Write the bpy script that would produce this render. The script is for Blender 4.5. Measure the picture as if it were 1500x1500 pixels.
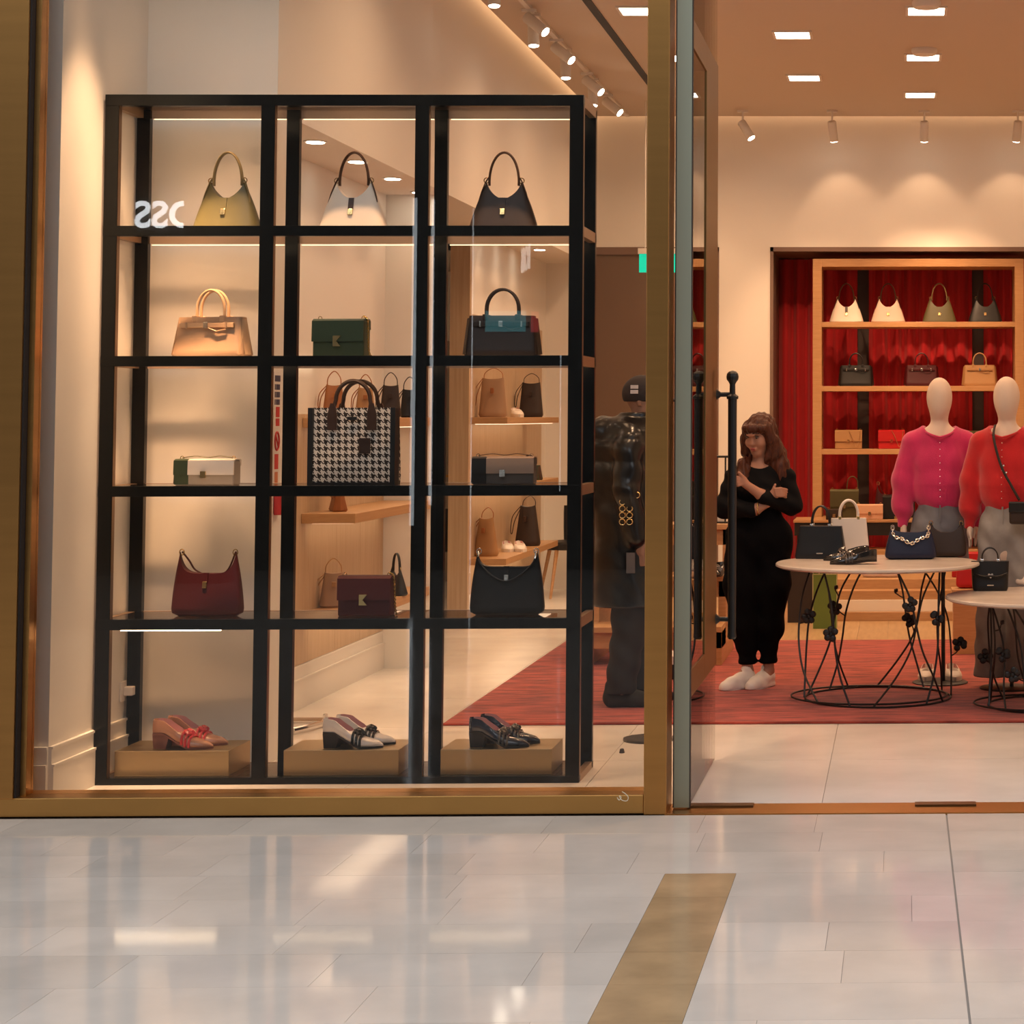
import bpy, bmesh, math, random
import numpy as np
from mathutils import Vector, Matrix
random.seed(7)
PI = math.pi
for o in list(bpy.data.objects):
    bpy.data.objects.remove(o)
C = bpy.context.scene.collection
SC = bpy.context.scene

# ------------------------------------------------------------------ camera
FPX, PX, PY = 2900.0, 1371.0, 463.0           # focal length and principal point in photo pixels
CAM = Vector((0, 0, 1.6))
def _n(v): return v / np.linalg.norm(v)
dY = _n(np.array([1320 - PX, 610 - PY, FPX]))
dZ = np.array([1246 - PX, -57000 - PY, FPX]); dZ = _n(dZ - dY * dZ.dot(dY))
dX = np.cross(dY, dZ)
cam = bpy.data.cameras.new('camera'); camo = bpy.data.objects.new('camera', cam); C.objects.link(camo)
cam.sensor_fit = 'HORIZONTAL'; cam.sensor_width = 36; cam.lens = FPX / 1500 * 36
cam.shift_x = (750 - PX) / 1500; cam.shift_y = -(750 - PY) / 1500
cam.clip_end = 200
_r = Vector((dX[0], dY[0], dZ[0])); _d = Vector((dX[1], dY[1], dZ[1])); _f = Vector((dX[2], dY[2], dZ[2]))
camo.matrix_world = Matrix(((_r.x, -_d.x, -_f.x, CAM.x), (_r.y, -_d.y, -_f.y, CAM.y), (_r.z, -_d.z, -_f.z, CAM.z), (0, 0, 0, 1)))
SC.camera = camo
def ray(px, py):
    c = np.array([px - PX, py - PY, FPX]); return Vector((dX.dot(c), dY.dot(c), dZ.dot(c)))
def PY_(px, py, Y): r = ray(px, py); return CAM + r * (Y / r.y)          # on a plane parallel to the shop front
def PZ_(px, py, z): r = ray(px, py); return CAM + r * ((z - CAM.z) / r.z)   # on a horizontal plane
def PX_(px, py, x): r = ray(px, py); return CAM + r * (x / r.x)             # on a plane parallel to the side walls

# ------------------------------------------------------------------ world and exposure
w = bpy.data.worlds.new('world'); SC.world = w; w.use_nodes = True
bg = w.node_tree.nodes['Background']; bg.inputs[0].default_value = (0.90, 0.93, 1.0, 1); bg.inputs[1].default_value = 0.55
SC.view_settings.view_transform = 'Standard'; SC.view_settings.look = 'None'
SC.view_settings.exposure = 0.0; SC.view_settings.gamma = 1.0; SC.view_settings.use_curve_mapping = False
SC.cycles.transparent_max_bounces = 32      # clear glass shelves and panes stacked behind each other
WARM = (1.0, 0.585, 0.315)

# ------------------------------------------------------------------ materials
def lin(h):
    if isinstance(h, str):
        h = h.lstrip('#'); h = [int(h[i:i + 2], 16) / 255 for i in (0, 2, 4)]
        return tuple(c / 12.92 if c <= .04045 else ((c + .055) / 1.055) ** 2.4 for c in h)
    return tuple(h)
MATS = {}
def M(name, col, rough=.5, metal=0.0, var=.0, vscale=8.0, bump=.0, bscale=60.0, spec=.5, coat=0.0, sheen=0.0,
      emit=None, estr=0.0, stretch=(1, 1, 1), objrand=0.0, col2=None, vdetail=3.0, hard=.18):
    if name in MATS: return MATS[name]
    m = bpy.data.materials.new(name); m.use_nodes = True; nt = m.node_tree; b = nt.nodes['Principled BSDF']
    L = nt.links.new; c = lin(col)
    b.inputs['Base Color'].default_value = (*c, 1); b.inputs['Roughness'].default_value = rough
    b.inputs['Metallic'].default_value = metal; b.inputs['Specular IOR Level'].default_value = spec
    b.inputs['Coat Weight'].default_value = coat; b.inputs['Coat Roughness'].default_value = .08
    b.inputs['Sheen Weight'].default_value = sheen
    tc = nt.nodes.new('ShaderNodeTexCoord'); mp = nt.nodes.new('ShaderNodeMapping'); mp.inputs['Scale'].default_value = stretch
    L(tc.outputs['Object'], mp.inputs[0])
    out = None
    if var > 0 or col2:
        n = nt.nodes.new('ShaderNodeTexNoise'); n.inputs['Scale'].default_value = vscale; n.inputs['Detail'].default_value = vdetail
        L(mp.outputs[0], n.inputs['Vector'])
        r = nt.nodes.new('ShaderNodeValToRGB'); L(n.outputs['Fac'], r.inputs[0])
        r.color_ramp.elements[0].position = .5 - hard; r.color_ramp.elements[1].position = .5 + hard
        c2 = lin(col2) if col2 else tuple(x * (1 - var) for x in c)
        c1 = c if col2 else tuple(min(1, x * (1 + var * .6)) for x in c)
        r.color_ramp.elements[0].color = (*c2, 1); r.color_ramp.elements[1].color = (*c1, 1); out = r.outputs[0]
    if objrand > 0:
        oi = nt.nodes.new('ShaderNodeObjectInfo'); mr = nt.nodes.new('ShaderNodeMapRange')
        mr.inputs[3].default_value = 1 - objrand; mr.inputs[4].default_value = 1 + objrand * .5
        L(oi.outputs['Random'], mr.inputs[0])
        mx = nt.nodes.new('ShaderNodeMix'); mx.data_type = 'RGBA'; mx.blend_type = 'MULTIPLY'; mx.inputs[0].default_value = 1
        if out: L(out, mx.inputs[6])
        else: mx.inputs[6].default_value = (*c, 1)
        L(mr.outputs[0], mx.inputs[7]); out = mx.outputs[2]
    if out: L(out, b.inputs['Base Color'])
    if bump > 0:
        n2 = nt.nodes.new('ShaderNodeTexNoise'); n2.inputs['Scale'].default_value = bscale; n2.inputs['Detail'].default_value = 4
        L(mp.outputs[0], n2.inputs['Vector'])
        bp = nt.nodes.new('ShaderNodeBump'); bp.inputs['Strength'].default_value = bump; bp.inputs['Distance'].default_value = .004
        L(n2.outputs['Fac'], bp.inputs['Height']); L(bp.outputs[0], b.inputs['Normal'])
    if emit:
        b.inputs['Emission Color'].default_value = (*lin(emit), 1); b.inputs['Emission Strength'].default_value = estr
    MATS[name] = m; return m
def glass_mat(name, tint, refl=1.45, rough=0.0):
    m = bpy.data.materials.new(name); m.use_nodes = True; nt = m.node_tree; nt.nodes.clear(); L = nt.links.new
    o = nt.nodes.new('ShaderNodeOutputMaterial'); mx = nt.nodes.new('ShaderNodeMixShader'); t = nt.nodes.new('ShaderNodeBsdfTransparent')
    g = nt.nodes.new('ShaderNodeBsdfGlossy'); fr = nt.nodes.new('ShaderNodeFresnel'); fr.inputs[0].default_value = refl
    t.inputs[0].default_value = (*tint, 1); g.inputs['Roughness'].default_value = rough
    L(fr.outputs[0], mx.inputs[0]); L(t.outputs[0], mx.inputs[1]); L(g.outputs[0], mx.inputs[2]); L(mx.outputs[0], o.inputs[0])
    MATS[name] = m; return m
def emis(name, col, s):
    return M(name, col, rough=.6, emit=col, estr=s)
# setting
WALL = M('wall_paint', (.80, .76, .70), .75, bump=.06, bscale=120)
CEIL = M('ceiling_paint', (.60, .52, .44), .8)
MARBLE = M('shop_marble', (.80, .76, .71), .18, var=.10, vscale=2.2, objrand=.05, vdetail=6)
MALLT = M('mall_stone', (.74, .655, .57), .08, var=.09, vscale=3.0, objrand=.08, vdetail=7, bump=.02, bscale=9)
MALLB = M('mall_brown_stone', (.52, .345, .185), .14, var=.18, vscale=5, objrand=.10, vdetail=6)
GROUT = M('grout', (.30, .28, .26), .7)
BRASS = M('brushed_brass', (.54, .275, .085), .32, 1.0, var=.06, vscale=6, bump=.03, bscale=40, stretch=(.1, .1, 4))
BRASSH = M('brushed_brass_plinth', (.62, .335, .105), .36, 1.0, bump=.03, bscale=40, stretch=(.1, 4, 4))
BRONZE = M('dark_bronze_metal', (.20, .115, .06), .35, 1.0)
STILE = M('green_grey_metal', (.33, .335, .25), .45, .6)
GASKET = M('black_gasket', (.012, .008, .008), .6)
BLACK = M('black_lacquer', (.004, .0045, .0045), .25, spec=.22)
BLACKM = M('black_iron', (.010, .009, .009), .45)
WOOD = M('oak_wood', (.52, .29, .135), .38, col2=(.45, .235, .10), vscale=7, stretch=(1, 1, 12), bump=.03)
WOODX = M('oak_wood_board', (.56, .33, .155), .34, col2=(.49, .27, .12), vscale=7, stretch=(1.5, .12, 10), bump=.03)
VENEER = M('pale_wood_veneer', (.58, .43, .28), .45, col2=(.50, .355, .22), vscale=9, stretch=(6, 6, .25))
FLOORW = M('oak_floor', (.56, .37, .19), .3, col2=(.46, .29, .14), vscale=6, stretch=(6, .6, 1), objrand=.12)
CARPET = M('coral_rug', (.43, .066, .042), .95, col2=(.19, .022, .014), vscale=9, stretch=(.5, 2.2, 1), sheen=.2, bump=.5, bscale=220, vdetail=6, hard=.11)
CURTAIN = M('red_curtain', (.50, .005, .011), .7, sheen=.25, var=.05, vscale=3)
CURTD = M('grey_curtain_gap', (.045, .030, .026), .7)
DOORB = M('brown_door_panel', (.165, .105, .072), .5)
LED = emis('led_strip', (1.0, .80, .56), 7.0)
LEDS = emis('soft_led_strip', (1.0, .74, .48), 1.6)
LAMPF = emis('lamp_face', (1.0, .86, .68), 26.0)
DIFF = emis('downlight_diffuser', (1.0, .90, .74), 11.0)
WHITEM = M('white_metal', (.74, .70, .65), .4)
PLINTH = M('plinth_brass', (.47, .36, .21), .42, 1.0, bump=.03, bscale=40, stretch=(.1, 4, 4))
FASCIA = M('warm_reflection_fascia', (.40, .29, .22), .35)  # warm reflection of the mirrored shelf underside put into the base colour
SMOKE = glass_mat('smoked_shelf_glass', (.93, .91, .88), 1.75)
GLASS = glass_mat('window_glass', (.965, .97, .965), 1.36)
GLASSD = glass_mat('door_glass', (.93, .955, .93))
GOLD = M('gold_hardware', (.75, .54, .24), .25, 1.0)
SILVER = M('silver_hardware', (.80, .76, .70), .22, 1.0)
# ------------------------------------------------------------------ mesh helpers
class MB:
    def __init__(s): s.v = []; s.f = []
    def add(s, v, f):
        n = len(s.v); s.v += [tuple(p) for p in v]; s.f += [tuple(i + n for i in q) for q in f]; return s
    def box(s, x0, x1, y0, y1, z0, z1):
        return s.add([(x0, y0, z0), (x1, y0, z0), (x1, y1, z0), (x0, y1, z0), (x0, y0, z1), (x1, y0, z1), (x1, y1, z1), (x0, y1, z1)],
                     [(0, 3, 2, 1), (4, 5, 6, 7), (0, 1, 5, 4), (1, 2, 6, 5), (2, 3, 7, 6), (3, 0, 4, 7)])
    def prism(s, poly, y0, y1):                       # polygon in x,z extruded along y
        n = len(poly)
        v = [(x, y0, z) for x, z in poly] + [(x, y1, z) for x, z in poly]
        f = [tuple(range(n - 1, -1, -1)), tuple(range(n, 2 * n))] + [(i, (i + 1) % n, (i + 1) % n + n, i + n) for i in range(n)]
        return s.add(v, f)
    def slab(s, poly, z0, z1):                        # polygon in x,y extruded along z
        n = len(poly)
        v = [(x, y, z0) for x, y in poly] + [(x, y, z1) for x, y in poly]
        f = [tuple(range(n - 1, -1, -1)), tuple(range(n, 2 * n))] + [(i, (i + 1) % n, (i + 1) % n + n, i + n) for i in range(n)]
        return s.add(v, f)
    def loops(s, loops, cap0=True, cap1=True):
        n = len(loops[0]); v = [p for l in loops for p in l]; f = []
        for a in range(len(loops) - 1):
            for i in range(n):
                j = (i + 1) % n; f.append((a * n + i, a * n + j, (a + 1) * n + j, (a + 1) * n + i))
        if cap0: f.append(tuple(range(n - 1, -1, -1)))
        if cap1: f.append(tuple((len(loops) - 1) * n + i for i in range(n)))
        return s.add(v, f)
    def lathe(s, prof, c=(0, 0, 0), n=24):
        return s.loops([[(c[0] + r * math.cos(2 * PI * i / n), c[1] + r * math.sin(2 * PI * i / n), c[2] + z) for i in range(n)] for r, z in prof])
    def tube(s, path, r, n=8, up=None, flat=None, closed=False):
        path = [Vector(p) for p in path]; k = len(path); L = []; nrm = None
        for i, p in enumerate(path):
            a = path[i - 1] if (i > 0 or closed) else p; b = path[(i + 1) % k] if (i < k - 1 or closed) else p
            t = (b - a).normalized()
            if up is not None: u = Vector(up)
            else:
                u = nrm if nrm is not None else (Vector((0, 0, 1)) if abs(t.z) < .9 else Vector((1, 0, 0)))
            u = (u - t * u.dot(t)).normalized(); nrm = u; w_ = t.cross(u)
            rr = r[i] if isinstance(r, (list, tuple)) else r
            ra, rb = (rr, rr) if flat is None else (flat[0] * (rr if flat[2:] else 1), flat[1])
            L.append([tuple(p + u * ra * math.cos(2 * PI * j / n) + w_ * rb * math.sin(2 * PI * j / n)) for j in range(n)])
        if closed: L.append(L[0])
        return s.loops(L, not closed, not closed)
    def sphere(s, c, r, n=10, m=6):
        r = r if isinstance(r, (tuple, list)) else (r, r, r)
        return s.loops([[(c[0] + r[0] * math.sin(PI * (j + .02) / (m + .04)) * math.cos(2 * PI * i / n), c[1] + r[1] * math.sin(PI * (j + .02) / (m + .04)) * math.sin(2 * PI * i / n),
                          c[2] - r[2] * math.cos(PI * (j + .02) / (m + .04))) for i in range(n)] for j in range(m + 1)])
    def xf(s, mat):
        s.v = [tuple(mat @ Vector(p)) for p in s.v]; return s
    def build(s, name, m, parent=None, smooth=False, bevel=0, label=None, sub=0):
        me = bpy.data.meshes.new(name); me.from_pydata(s.v, [], s.f); me.materials.append(m)
        b = bmesh.new(); b.from_mesh(me); bmesh.ops.recalc_face_normals(b, faces=b.faces[:])
        b.to_mesh(me); b.free()
        o = bpy.data.objects.new(name, me); C.objects.link(o)
        if smooth:
            for p in me.polygons: p.use_smooth = True
            if smooth != 'all': me.set_sharp_from_angle(angle=math.radians(40))
        if bevel:
            md = o.modifiers.new('bevel', 'BEVEL'); md.width = bevel; md.segments = 2; md.limit_method = 'ANGLE'
        if sub:
            md = o.modifiers.new('sub', 'SUBSURF'); md.levels = sub; md.render_levels = sub
        if parent is not None: o.parent = parent
        if label: o['label'] = label
        return o
def box(x0, x1, y0, y1, z0, z1): return MB().box(min(x0, x1), max(x0, x1), min(y0, y1), max(y0, y1), min(z0, z1), max(z0, z1))
def tag(o, label, cat, group=None):
    o['label'] = label; o['category'] = cat
    if group: o['group'] = group
    return o
def struct(o, label=None, cat=None):
    o['kind'] = 'structure'
    if label: o['label'] = label
    if cat: o['category'] = cat
    return o
def thing(name, label, cat, loc=(0, 0, 0), rz=0, group=None, scale=1.0):
    o = bpy.data.objects.new(name, None); C.objects.link(o); o.empty_display_size = .1
    o.location = loc; o.rotation_euler = (0, 0, rz); o.scale = (scale,) * 3
    return tag(o, label, cat, group)
def dup(root, loc, rz=None, label=None, group=None, scale=None):
    r = root.copy(); C.objects.link(r); r.location = loc
    if rz is not None: r.rotation_euler = (0, 0, rz)
    if label: r['label'] = label
    if group: r['group'] = group
    if scale: r.scale = (scale,) * 3
    for ch in list(root.children):
        c = ch.copy(); C.objects.link(c); c.parent = r
        for g in list(ch.children):
            d = g.copy(); C.objects.link(d); d.parent = c
    return r
def arc(cx, cz, rx, rz, a0, a1, n=16, y=0.0):
    return [(cx + rx * math.cos(a0 + (a1 - a0) * i / n), y, cz + rz * math.sin(a0 + (a1 - a0) * i / n)) for i in range(n + 1)]
def spline(pts, n=8, closed=False):
    P = [Vector(p) for p in pts]; out = []; k = len(P)
    for i in range(k if closed else k - 1):
        p0 = P[(i - 1) % k] if closed or i > 0 else P[i]; p1 = P[i]; p2 = P[(i + 1) % k]
        p3 = P[(i + 2) % k] if closed or i + 2 < k else p2
        for j in range(n):
            t = j / n
            out.append(.5 * ((2 * p1) + (p2 - p0) * t + (2 * p0 - 5 * p1 + 4 * p2 - p3) * t * t + (3 * p1 - p0 - 3 * p2 + p3) * t ** 3))
    if not closed: out.append(P[-1])
    return out
def chain(mb, path, link=.012, wire=.0018, n=7, m=4):
    P = [Vector(p) for p in path]; L = [0]
    for a, b in zip(P, P[1:]): L.append(L[-1] + (b - a).length)
    cnt = max(2, int(L[-1] / (link * .72))); 
    for q in range(cnt):
        d = (q + .5) / cnt * L[-1]; i = max(j for j in range(len(L) - 1) if L[j] <= d)
        t = (P[i + 1] - P[i]).normalized(); c = P[i] + t * (d - L[i])
        u = t.orthogonal().normalized(); u = Matrix.Rotation((q % 2) * PI / 2 + .6, 3, t) @ u
        ring = [c + t * (link * .55 * math.cos(2 * PI * k / n)) + u * (link * .34 * math.sin(2 * PI * k / n)) for k in range(n)]
        mb.tube(ring, wire, m, up=tuple(t.cross(u)), closed=True)
    return mb

# signed distance field -> mesh (surface nets)
class SDF:
    def __init__(s, lo, hi, vox):
        s.lo = np.array(lo, float); s.vox = vox; s.n = (np.ceil((np.array(hi) - s.lo) / vox)).astype(int) + 1
        s.f = np.full(s.n, 1.0, np.float32)
    def _reg(s, a, b):
        i0 = np.maximum(0, np.floor((a - s.lo) / s.vox).astype(int)); i1 = np.minimum(s.n, np.ceil((b - s.lo) / s.vox).astype(int) + 1)
        sl = tuple(slice(i0[k], max(i0[k], i1[k])) for k in range(3))
        g = [(np.arange(i0[k], max(i0[k], i1[k])) * s.vox + s.lo[k]).astype(np.float32) for k in range(3)]
        return sl, g[0][:, None, None], g[1][None, :, None], g[2][None, None, :]
    def _mix(s, sl, d, k, sub=False):
        a = s.f[sl]
        if a.size == 0: return
        if sub: d = -d; h = np.clip(.5 - .5 * (a - d) / max(k, 1e-6), 0, 1); s.f[sl] = a * (1 - h) + d * h + k * h * (1 - h)
        else: h = np.clip(.5 + .5 * (a - d) / max(k, 1e-6), 0, 1); s.f[sl] = a * (1 - h) + d * h - k * h * (1 - h)
    def cone(s, a, b, ra, rb, k=.01, sy=1.0, sub=False, wob=None):
        a = np.array(a, float); b = np.array(b, float); R = max(ra, rb) * max(1, sy) + 2 * k + 3 * s.vox
        sl, x, y, z = s._reg(np.minimum(a, b) - R, np.maximum(a, b) + R)
        ba = b - a; m = (a + b) / 2; bb = ba * np.array([1, 1 / sy, 1]); px = x - a[0]; py = (y - a[1]) / sy; pz = z - a[2]
        h = np.clip((px * bb[0] + py * bb[1] + pz * bb[2]) / max(1e-9, bb.dot(bb)), 0, 1)
        d = np.sqrt((px - bb[0] * h) ** 2 + (py - bb[1] * h) ** 2 + (pz - bb[2] * h) ** 2) - (ra + (rb - ra) * h)
        if wob: d = d + wob(x, y, z)
        s._mix(sl, d, k, sub); return s
    def path(s, pts, rs, k=.01, sy=1.0):
        for i in range(len(pts) - 1): s.cone(pts[i], pts[i + 1], rs[i], rs[i + 1], k, sy)
        return s
    def ell(s, c, r, k=.01, sub=False, rot=None):
        c = np.array(c, float); r = np.array(r, float); R = (r.max() if rot is not None else r) + 2 * k + 3 * s.vox
        sl, x, y, z = s._reg(c - R, c + R); x = x - c[0]; y = y - c[1]; z = z - c[2]
        if rot is not None:
            m = np.array(rot); x, y, z = (m[0, 0] * x + m[1, 0] * y + m[2, 0] * z, m[0, 1] * x + m[1, 1] * y + m[2, 1] * z, m[0, 2] * x + m[1, 2] * y + m[2, 2] * z)
        q = np.sqrt((x / r[0]) ** 2 + (y / r[1]) ** 2 + (z / r[2]) ** 2)
        s._mix(sl, (q - 1) * r.min() * np.where(q > 1, 1, 1), k, sub); return s
    def cut(s, axis, val, keep_above):
        g = (np.arange(s.n[axis]) * s.vox + s.lo[axis]).astype(np.float32); sh = [1, 1, 1]; sh[axis] = -1
        d = (val - g if keep_above else g - val).reshape(sh); s.f = np.maximum(s.f, d); return s
    def disp(s, fn):
        _, x, y, z = s._reg(s.lo, s.lo + s.n * s.vox); s.f = s.f + np.where(np.abs(s.f) < .06, fn(x, y, z), 0).astype(np.float32); return s
    def mesh(s):
        f = s.f; n = f.shape; ins = f < 0
        c = np.zeros(tuple(k - 1 for k in n), np.int8)
        for d in np.ndindex(2, 2, 2): c += ins[d[0]:n[0] - 1 + d[0], d[1]:n[1] - 1 + d[1], d[2]:n[2] - 1 + d[2]]
        act = (c > 0) & (c < 8); idx = -np.ones(act.shape, np.int32); cells = np.argwhere(act); idx[act] = np.arange(len(cells))
        P = np.zeros((len(cells), 3)); W = np.zeros(len(cells)); I, J, K = cells.T
        for ax in range(3):
            for u in (0, 1):
                for v in (0, 1):
                    o = [0, 0, 0]; o[(ax + 1) % 3] = u; o[(ax + 2) % 3] = v; e = list(o); e[ax] = 1
                    a = f[I + o[0], J + o[1], K + o[2]]; b = f[I + e[0], J + e[1], K + e[2]]; cr = (a < 0) != (b < 0)
                    t = np.where(cr, a / np.where(a == b, 1, a - b), 0)
                    q = np.array(o, float)[None].repeat(len(cells), 0); q[:, ax] = t; P[cr] += q[cr]; W[cr] += 1
        V = (cells + P / W[:, None]) * s.vox + s.lo; F = []
        for ax in range(3):
            a = [slice(0, k) for k in n]; b = [slice(0, k) for k in n]; a[ax] = slice(0, n[ax] - 1); b[ax] = slice(1, n[ax])
            u, v = (ax + 1) % 3, (ax + 2) % 3
            cr = np.argwhere(ins[tuple(a)] != ins[tuple(b)])
            cr = cr[(cr[:, u] > 0) & (cr[:, v] > 0) & (cr[:, u] < n[u] - 1) & (cr[:, v] < n[v] - 1)]
            q = []
            for du, dv in ((1, 1), (0, 1), (0, 0), (1, 0)):
                e = cr.copy(); e[:, u] -= du; e[:, v] -= dv; q.append(idx[e[:, 0], e[:, 1], e[:, 2]])
            q = np.stack(q, 1); fl = ins[tuple(cr.T)]; q[~fl] = q[~fl][:, ::-1]; F.append(q)
        return V, np.concatenate(F)
    def build(s, name, m, parent=None, label=None, smooth_it=0):
        V, F = s.mesh(); me = bpy.data.meshes.new(name); me.from_pydata(V.tolist(), [], F.tolist()); me.materials.append(m)
        for p in me.polygons: p.use_smooth = True
        o = bpy.data.objects.new(name, me); C.objects.link(o)
        if smooth_it:
            md = o.modifiers.new('smooth', 'SMOOTH'); md.iterations = smooth_it; md.factor = .5
        if parent is not None: o.parent = parent
        if label: o['label'] = label
        return o
K = .25
# ------------------------------------------------------------------ lamps used for the shop's own lighting
def area(loc, size, power, col=WARM, rot=(0, 0, 0), name='downlight_light', sy=None, spread=PI):
    l = bpy.data.lights.new(name, 'AREA'); l.shape = 'RECTANGLE'; l.size = size; l.size_y = sy or size; l.energy = power * (K if name != 'skylight' else 1); l.color = col; l.spread = spread
    o = bpy.data.objects.new(name, l); C.objects.link(o); o.location = loc; o.rotation_euler = rot; return o
def spot(loc, target, power, ang=60, blend=.6, col=WARM, r=.03, name='spot_light'):
    l = bpy.data.lights.new(name, 'SPOT'); l.energy = power * (K if name != 'skylight' else 1); l.color = col; l.spot_size = math.radians(ang); l.spot_blend = blend; l.shadow_soft_size = r
    o = bpy.data.objects.new(name, l); C.objects.link(o); o.location = loc
    o.rotation_euler = (Vector(target) - Vector(loc)).to_track_quat('-Z', 'Y').to_euler(); return o
CZ = 4.42; RW = 18.6; XL = -2.93; XA = -3.33; XS = -3.54; FY0, FY1 = 8.09, 8.27; SOF = 3.04
# daylight and mall lamps: a long skylight band over the concourse
MALL_LIGHT = area((-1, 2.0, 7.6), 16, 600, col=(.88, .93, 1.0), name='skylight', sy=5)

# ------------------------------------------------------------------ mall floor
fl = struct(box(-16, 10, -8, FY1, -.06, -.006).build('floor', GROUT), 'pale polished stone concourse floor', 'floor')
def piece(name, x0, x1, y0, y1, z0, z1, m, par, gap=.0008):
    return box(x0 + gap, x1 - gap, y0 + gap, y1 - gap, z0, z1).build(name, m, par)
rows = []; y = FY0 - .02
for big in range(4):
    for k in range(3): rows.append((y - .34 * (k + 1), y - .34 * k, k == 2))
    y -= 1.02
for (a, b, main) in rows:
    x = -5.6 + random.uniform(0, .5); cuts = [-5.6]
    while x < 2.6:
        cuts.append(x); x += random.choice((.45, .6, .75, .9))
    br = b < 7.1
    forced = [-.83, -.58, .18] if br else [.18]
    cuts = sorted([c for c in cuts if all(abs(c - q) > .13 for q in forced)] + forced + [2.6])
    for c0, c1 in zip(cuts, cuts[1:]):
        brown = br and abs(c0 + .83) < .01
        g0 = .0035 if abs(c0 - .18) < .01 else .0006; g1 = .0035 if abs(c1 - .18) < .01 else .0006
        box(c0 + g0, c1 - g1, a + (.0016 if main else .0005), b - .0005, -.02, 0).build('tile', MALLB if brown else MALLT, fl)
for i in range(-8, 5):
    for j in range(-4, 3):
        x0, y0 = i * 2.0, -8 + (j + 4) * 2.0
        y1 = min(y0 + 2, rows[-1][0])
        if y1 > y0: piece('tile', x0, x0 + 2, y0, y1, -.02, 0, MALLT, fl)
for i in range(-8, 5):
    for (x0, x1) in ((i * 2.0, i * 2.0 + 2),):
        a, b = (x0, min(x1, -5.6)) if x0 < -5.6 else (max(x0, 2.6), x1)
        if b > a and (b <= -5.59 or a >= 2.59):
            piece('tile', a, b, rows[-1][0], 6.03, -.02, 0, MALLT, fl); piece('tile', a, b, 6.03, FY0 - .02, -.02, 0, MALLT, fl)
# ------------------------------------------------------------------ shop floor
fs = struct(box(-7, 3.1, FY1 - .02, 20.2, -.06, -.006).build('floor', GROUT), 'pale marble shop floor', 'floor')
xs = [-.33 + 1.04 * k for k in range(-7, 4)]; ys = [FY1 + .02] + [9.34 + 1.04 * k for k in range(0, 11)]
for i in range(len(xs) - 1):
    for j in range(len(ys) - 1): piece('tile', xs[i], xs[i + 1], ys[j], ys[j + 1], -.02, 0, MARBLE, fs, .0014)
for k in range(24): piece('plank', -2.3 + .22 * k, -2.3 + .22 * (k + 1), 14.2, 18.5, .0005, .006, FLOORW, fs, .0008)
th = struct(box(-.955, 1.3, FY0 - .015, FY1 + .015, -.01, .004).build('trim_1', BRASS), 'brass threshold strip in the shop floor', 'threshold')
for a, b in ((1015, 1108), (1340, 1428)):
    p0 = PZ_(a, 1170, .004); p1 = PZ_(b, 1170, .004); box(p0.x, p1.x, 8.20, 8.262, .004, .012).build('floor_plate', BRONZE, th)

# ------------------------------------------------------------------ ceiling
ce = struct(box(XL + .09, 3.2, FY1, RW - .09, CZ, CZ + .12).build('ceiling', CEIL), 'plain shop ceiling with downlights', 'ceiling')
p0 = PZ_(858, 0, CZ); p1 = PZ_(950, 118, CZ); sx = (p0.x + p1.x) / 2
box(-3.9, 3.2, FY1, RW + .1, CZ + .22, CZ + .3).build('upper_slab', CEIL, ce); box(-3.9, XL, FY1, 9.3, CZ, CZ + .12).build('ceiling_panel', CEIL, ce); box(XL, XL + .09, FY1, 9.3, CZ, CZ + .12).build('ceiling_panel', CEIL, ce)
COVE = emis('cove_led', (1.0, .62, .34), 5.0)
box(XL + .01, 3.0, RW - .085, RW - .06, CZ + .13, CZ + .15).build('cove_light', COVE, ce); box(XL + .06, XL + .085, 9.4, RW - .1, CZ + .13, CZ + .15).build('cove_light', COVE, ce)
box(sx - .03, sx + .03, 8.5, min(p1.y + 1.2, 17.2), CZ - .006, CZ + .01).build('ceiling_slot', GASKET, ce)
# ------------------------------------------------------------------ walls
wl = struct(box(-3.9, XL, 9.62, RW, SOF, CZ + .22).build('wall_left', WALL), 'cream bulkhead wall along the shop side', 'wall')
wp = struct(box(XS, XL, 9.3, 9.62, 0, CZ).build('wall_pier', WALL), 'cream wall pier behind the black display rack', 'wall')
box(-3.9, XS, 8.42, 9.3, 0, CZ).build('wall_panel', WALL, wp)
box(-3.9, XS, 8.36, 8.42, 0, CZ).build('wall_panel', WALL, wp)
UA0, UA1, UB0, UB1 = 9.62, 12.9, 15.2, RW
wa = struct(box(XA - .12, XA, UA0, UA1, 0, SOF).build('wall_alcove', WALL), 'cream alcove wall behind the nearer oak shelves', 'wall')
struct(box(XA - .0, XL - .02, UA1 - .08, UA1, 0, SOF).build('wall_return', WALL), 'cream return at the end of the nearer shelf bay', 'wall')
wc = struct(box(XA - .12, XA, UB0, UB1, 0, SOF).build('wall_recess', WALL), 'cream recess wall behind the farther oak shelves', 'wall')
for k in range(6): piece('panel', XA, XA + .012, UA0 + .53 * k, UA0 + .53 * (k + 1), .24, 1.62, VENEER, wa, .001)
for k in range(5): piece('panel', XA, XA + .012, UB0 + .06 + .62 * k, UB0 + .06 + .62 * (k + 1), .24, 2.4, VENEER, wc, .001)
box(XA - .12, XA + .03, UB0 - .01, UB0 + .06, 0, SOF).build('jamb', VENEER, wc)
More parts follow.
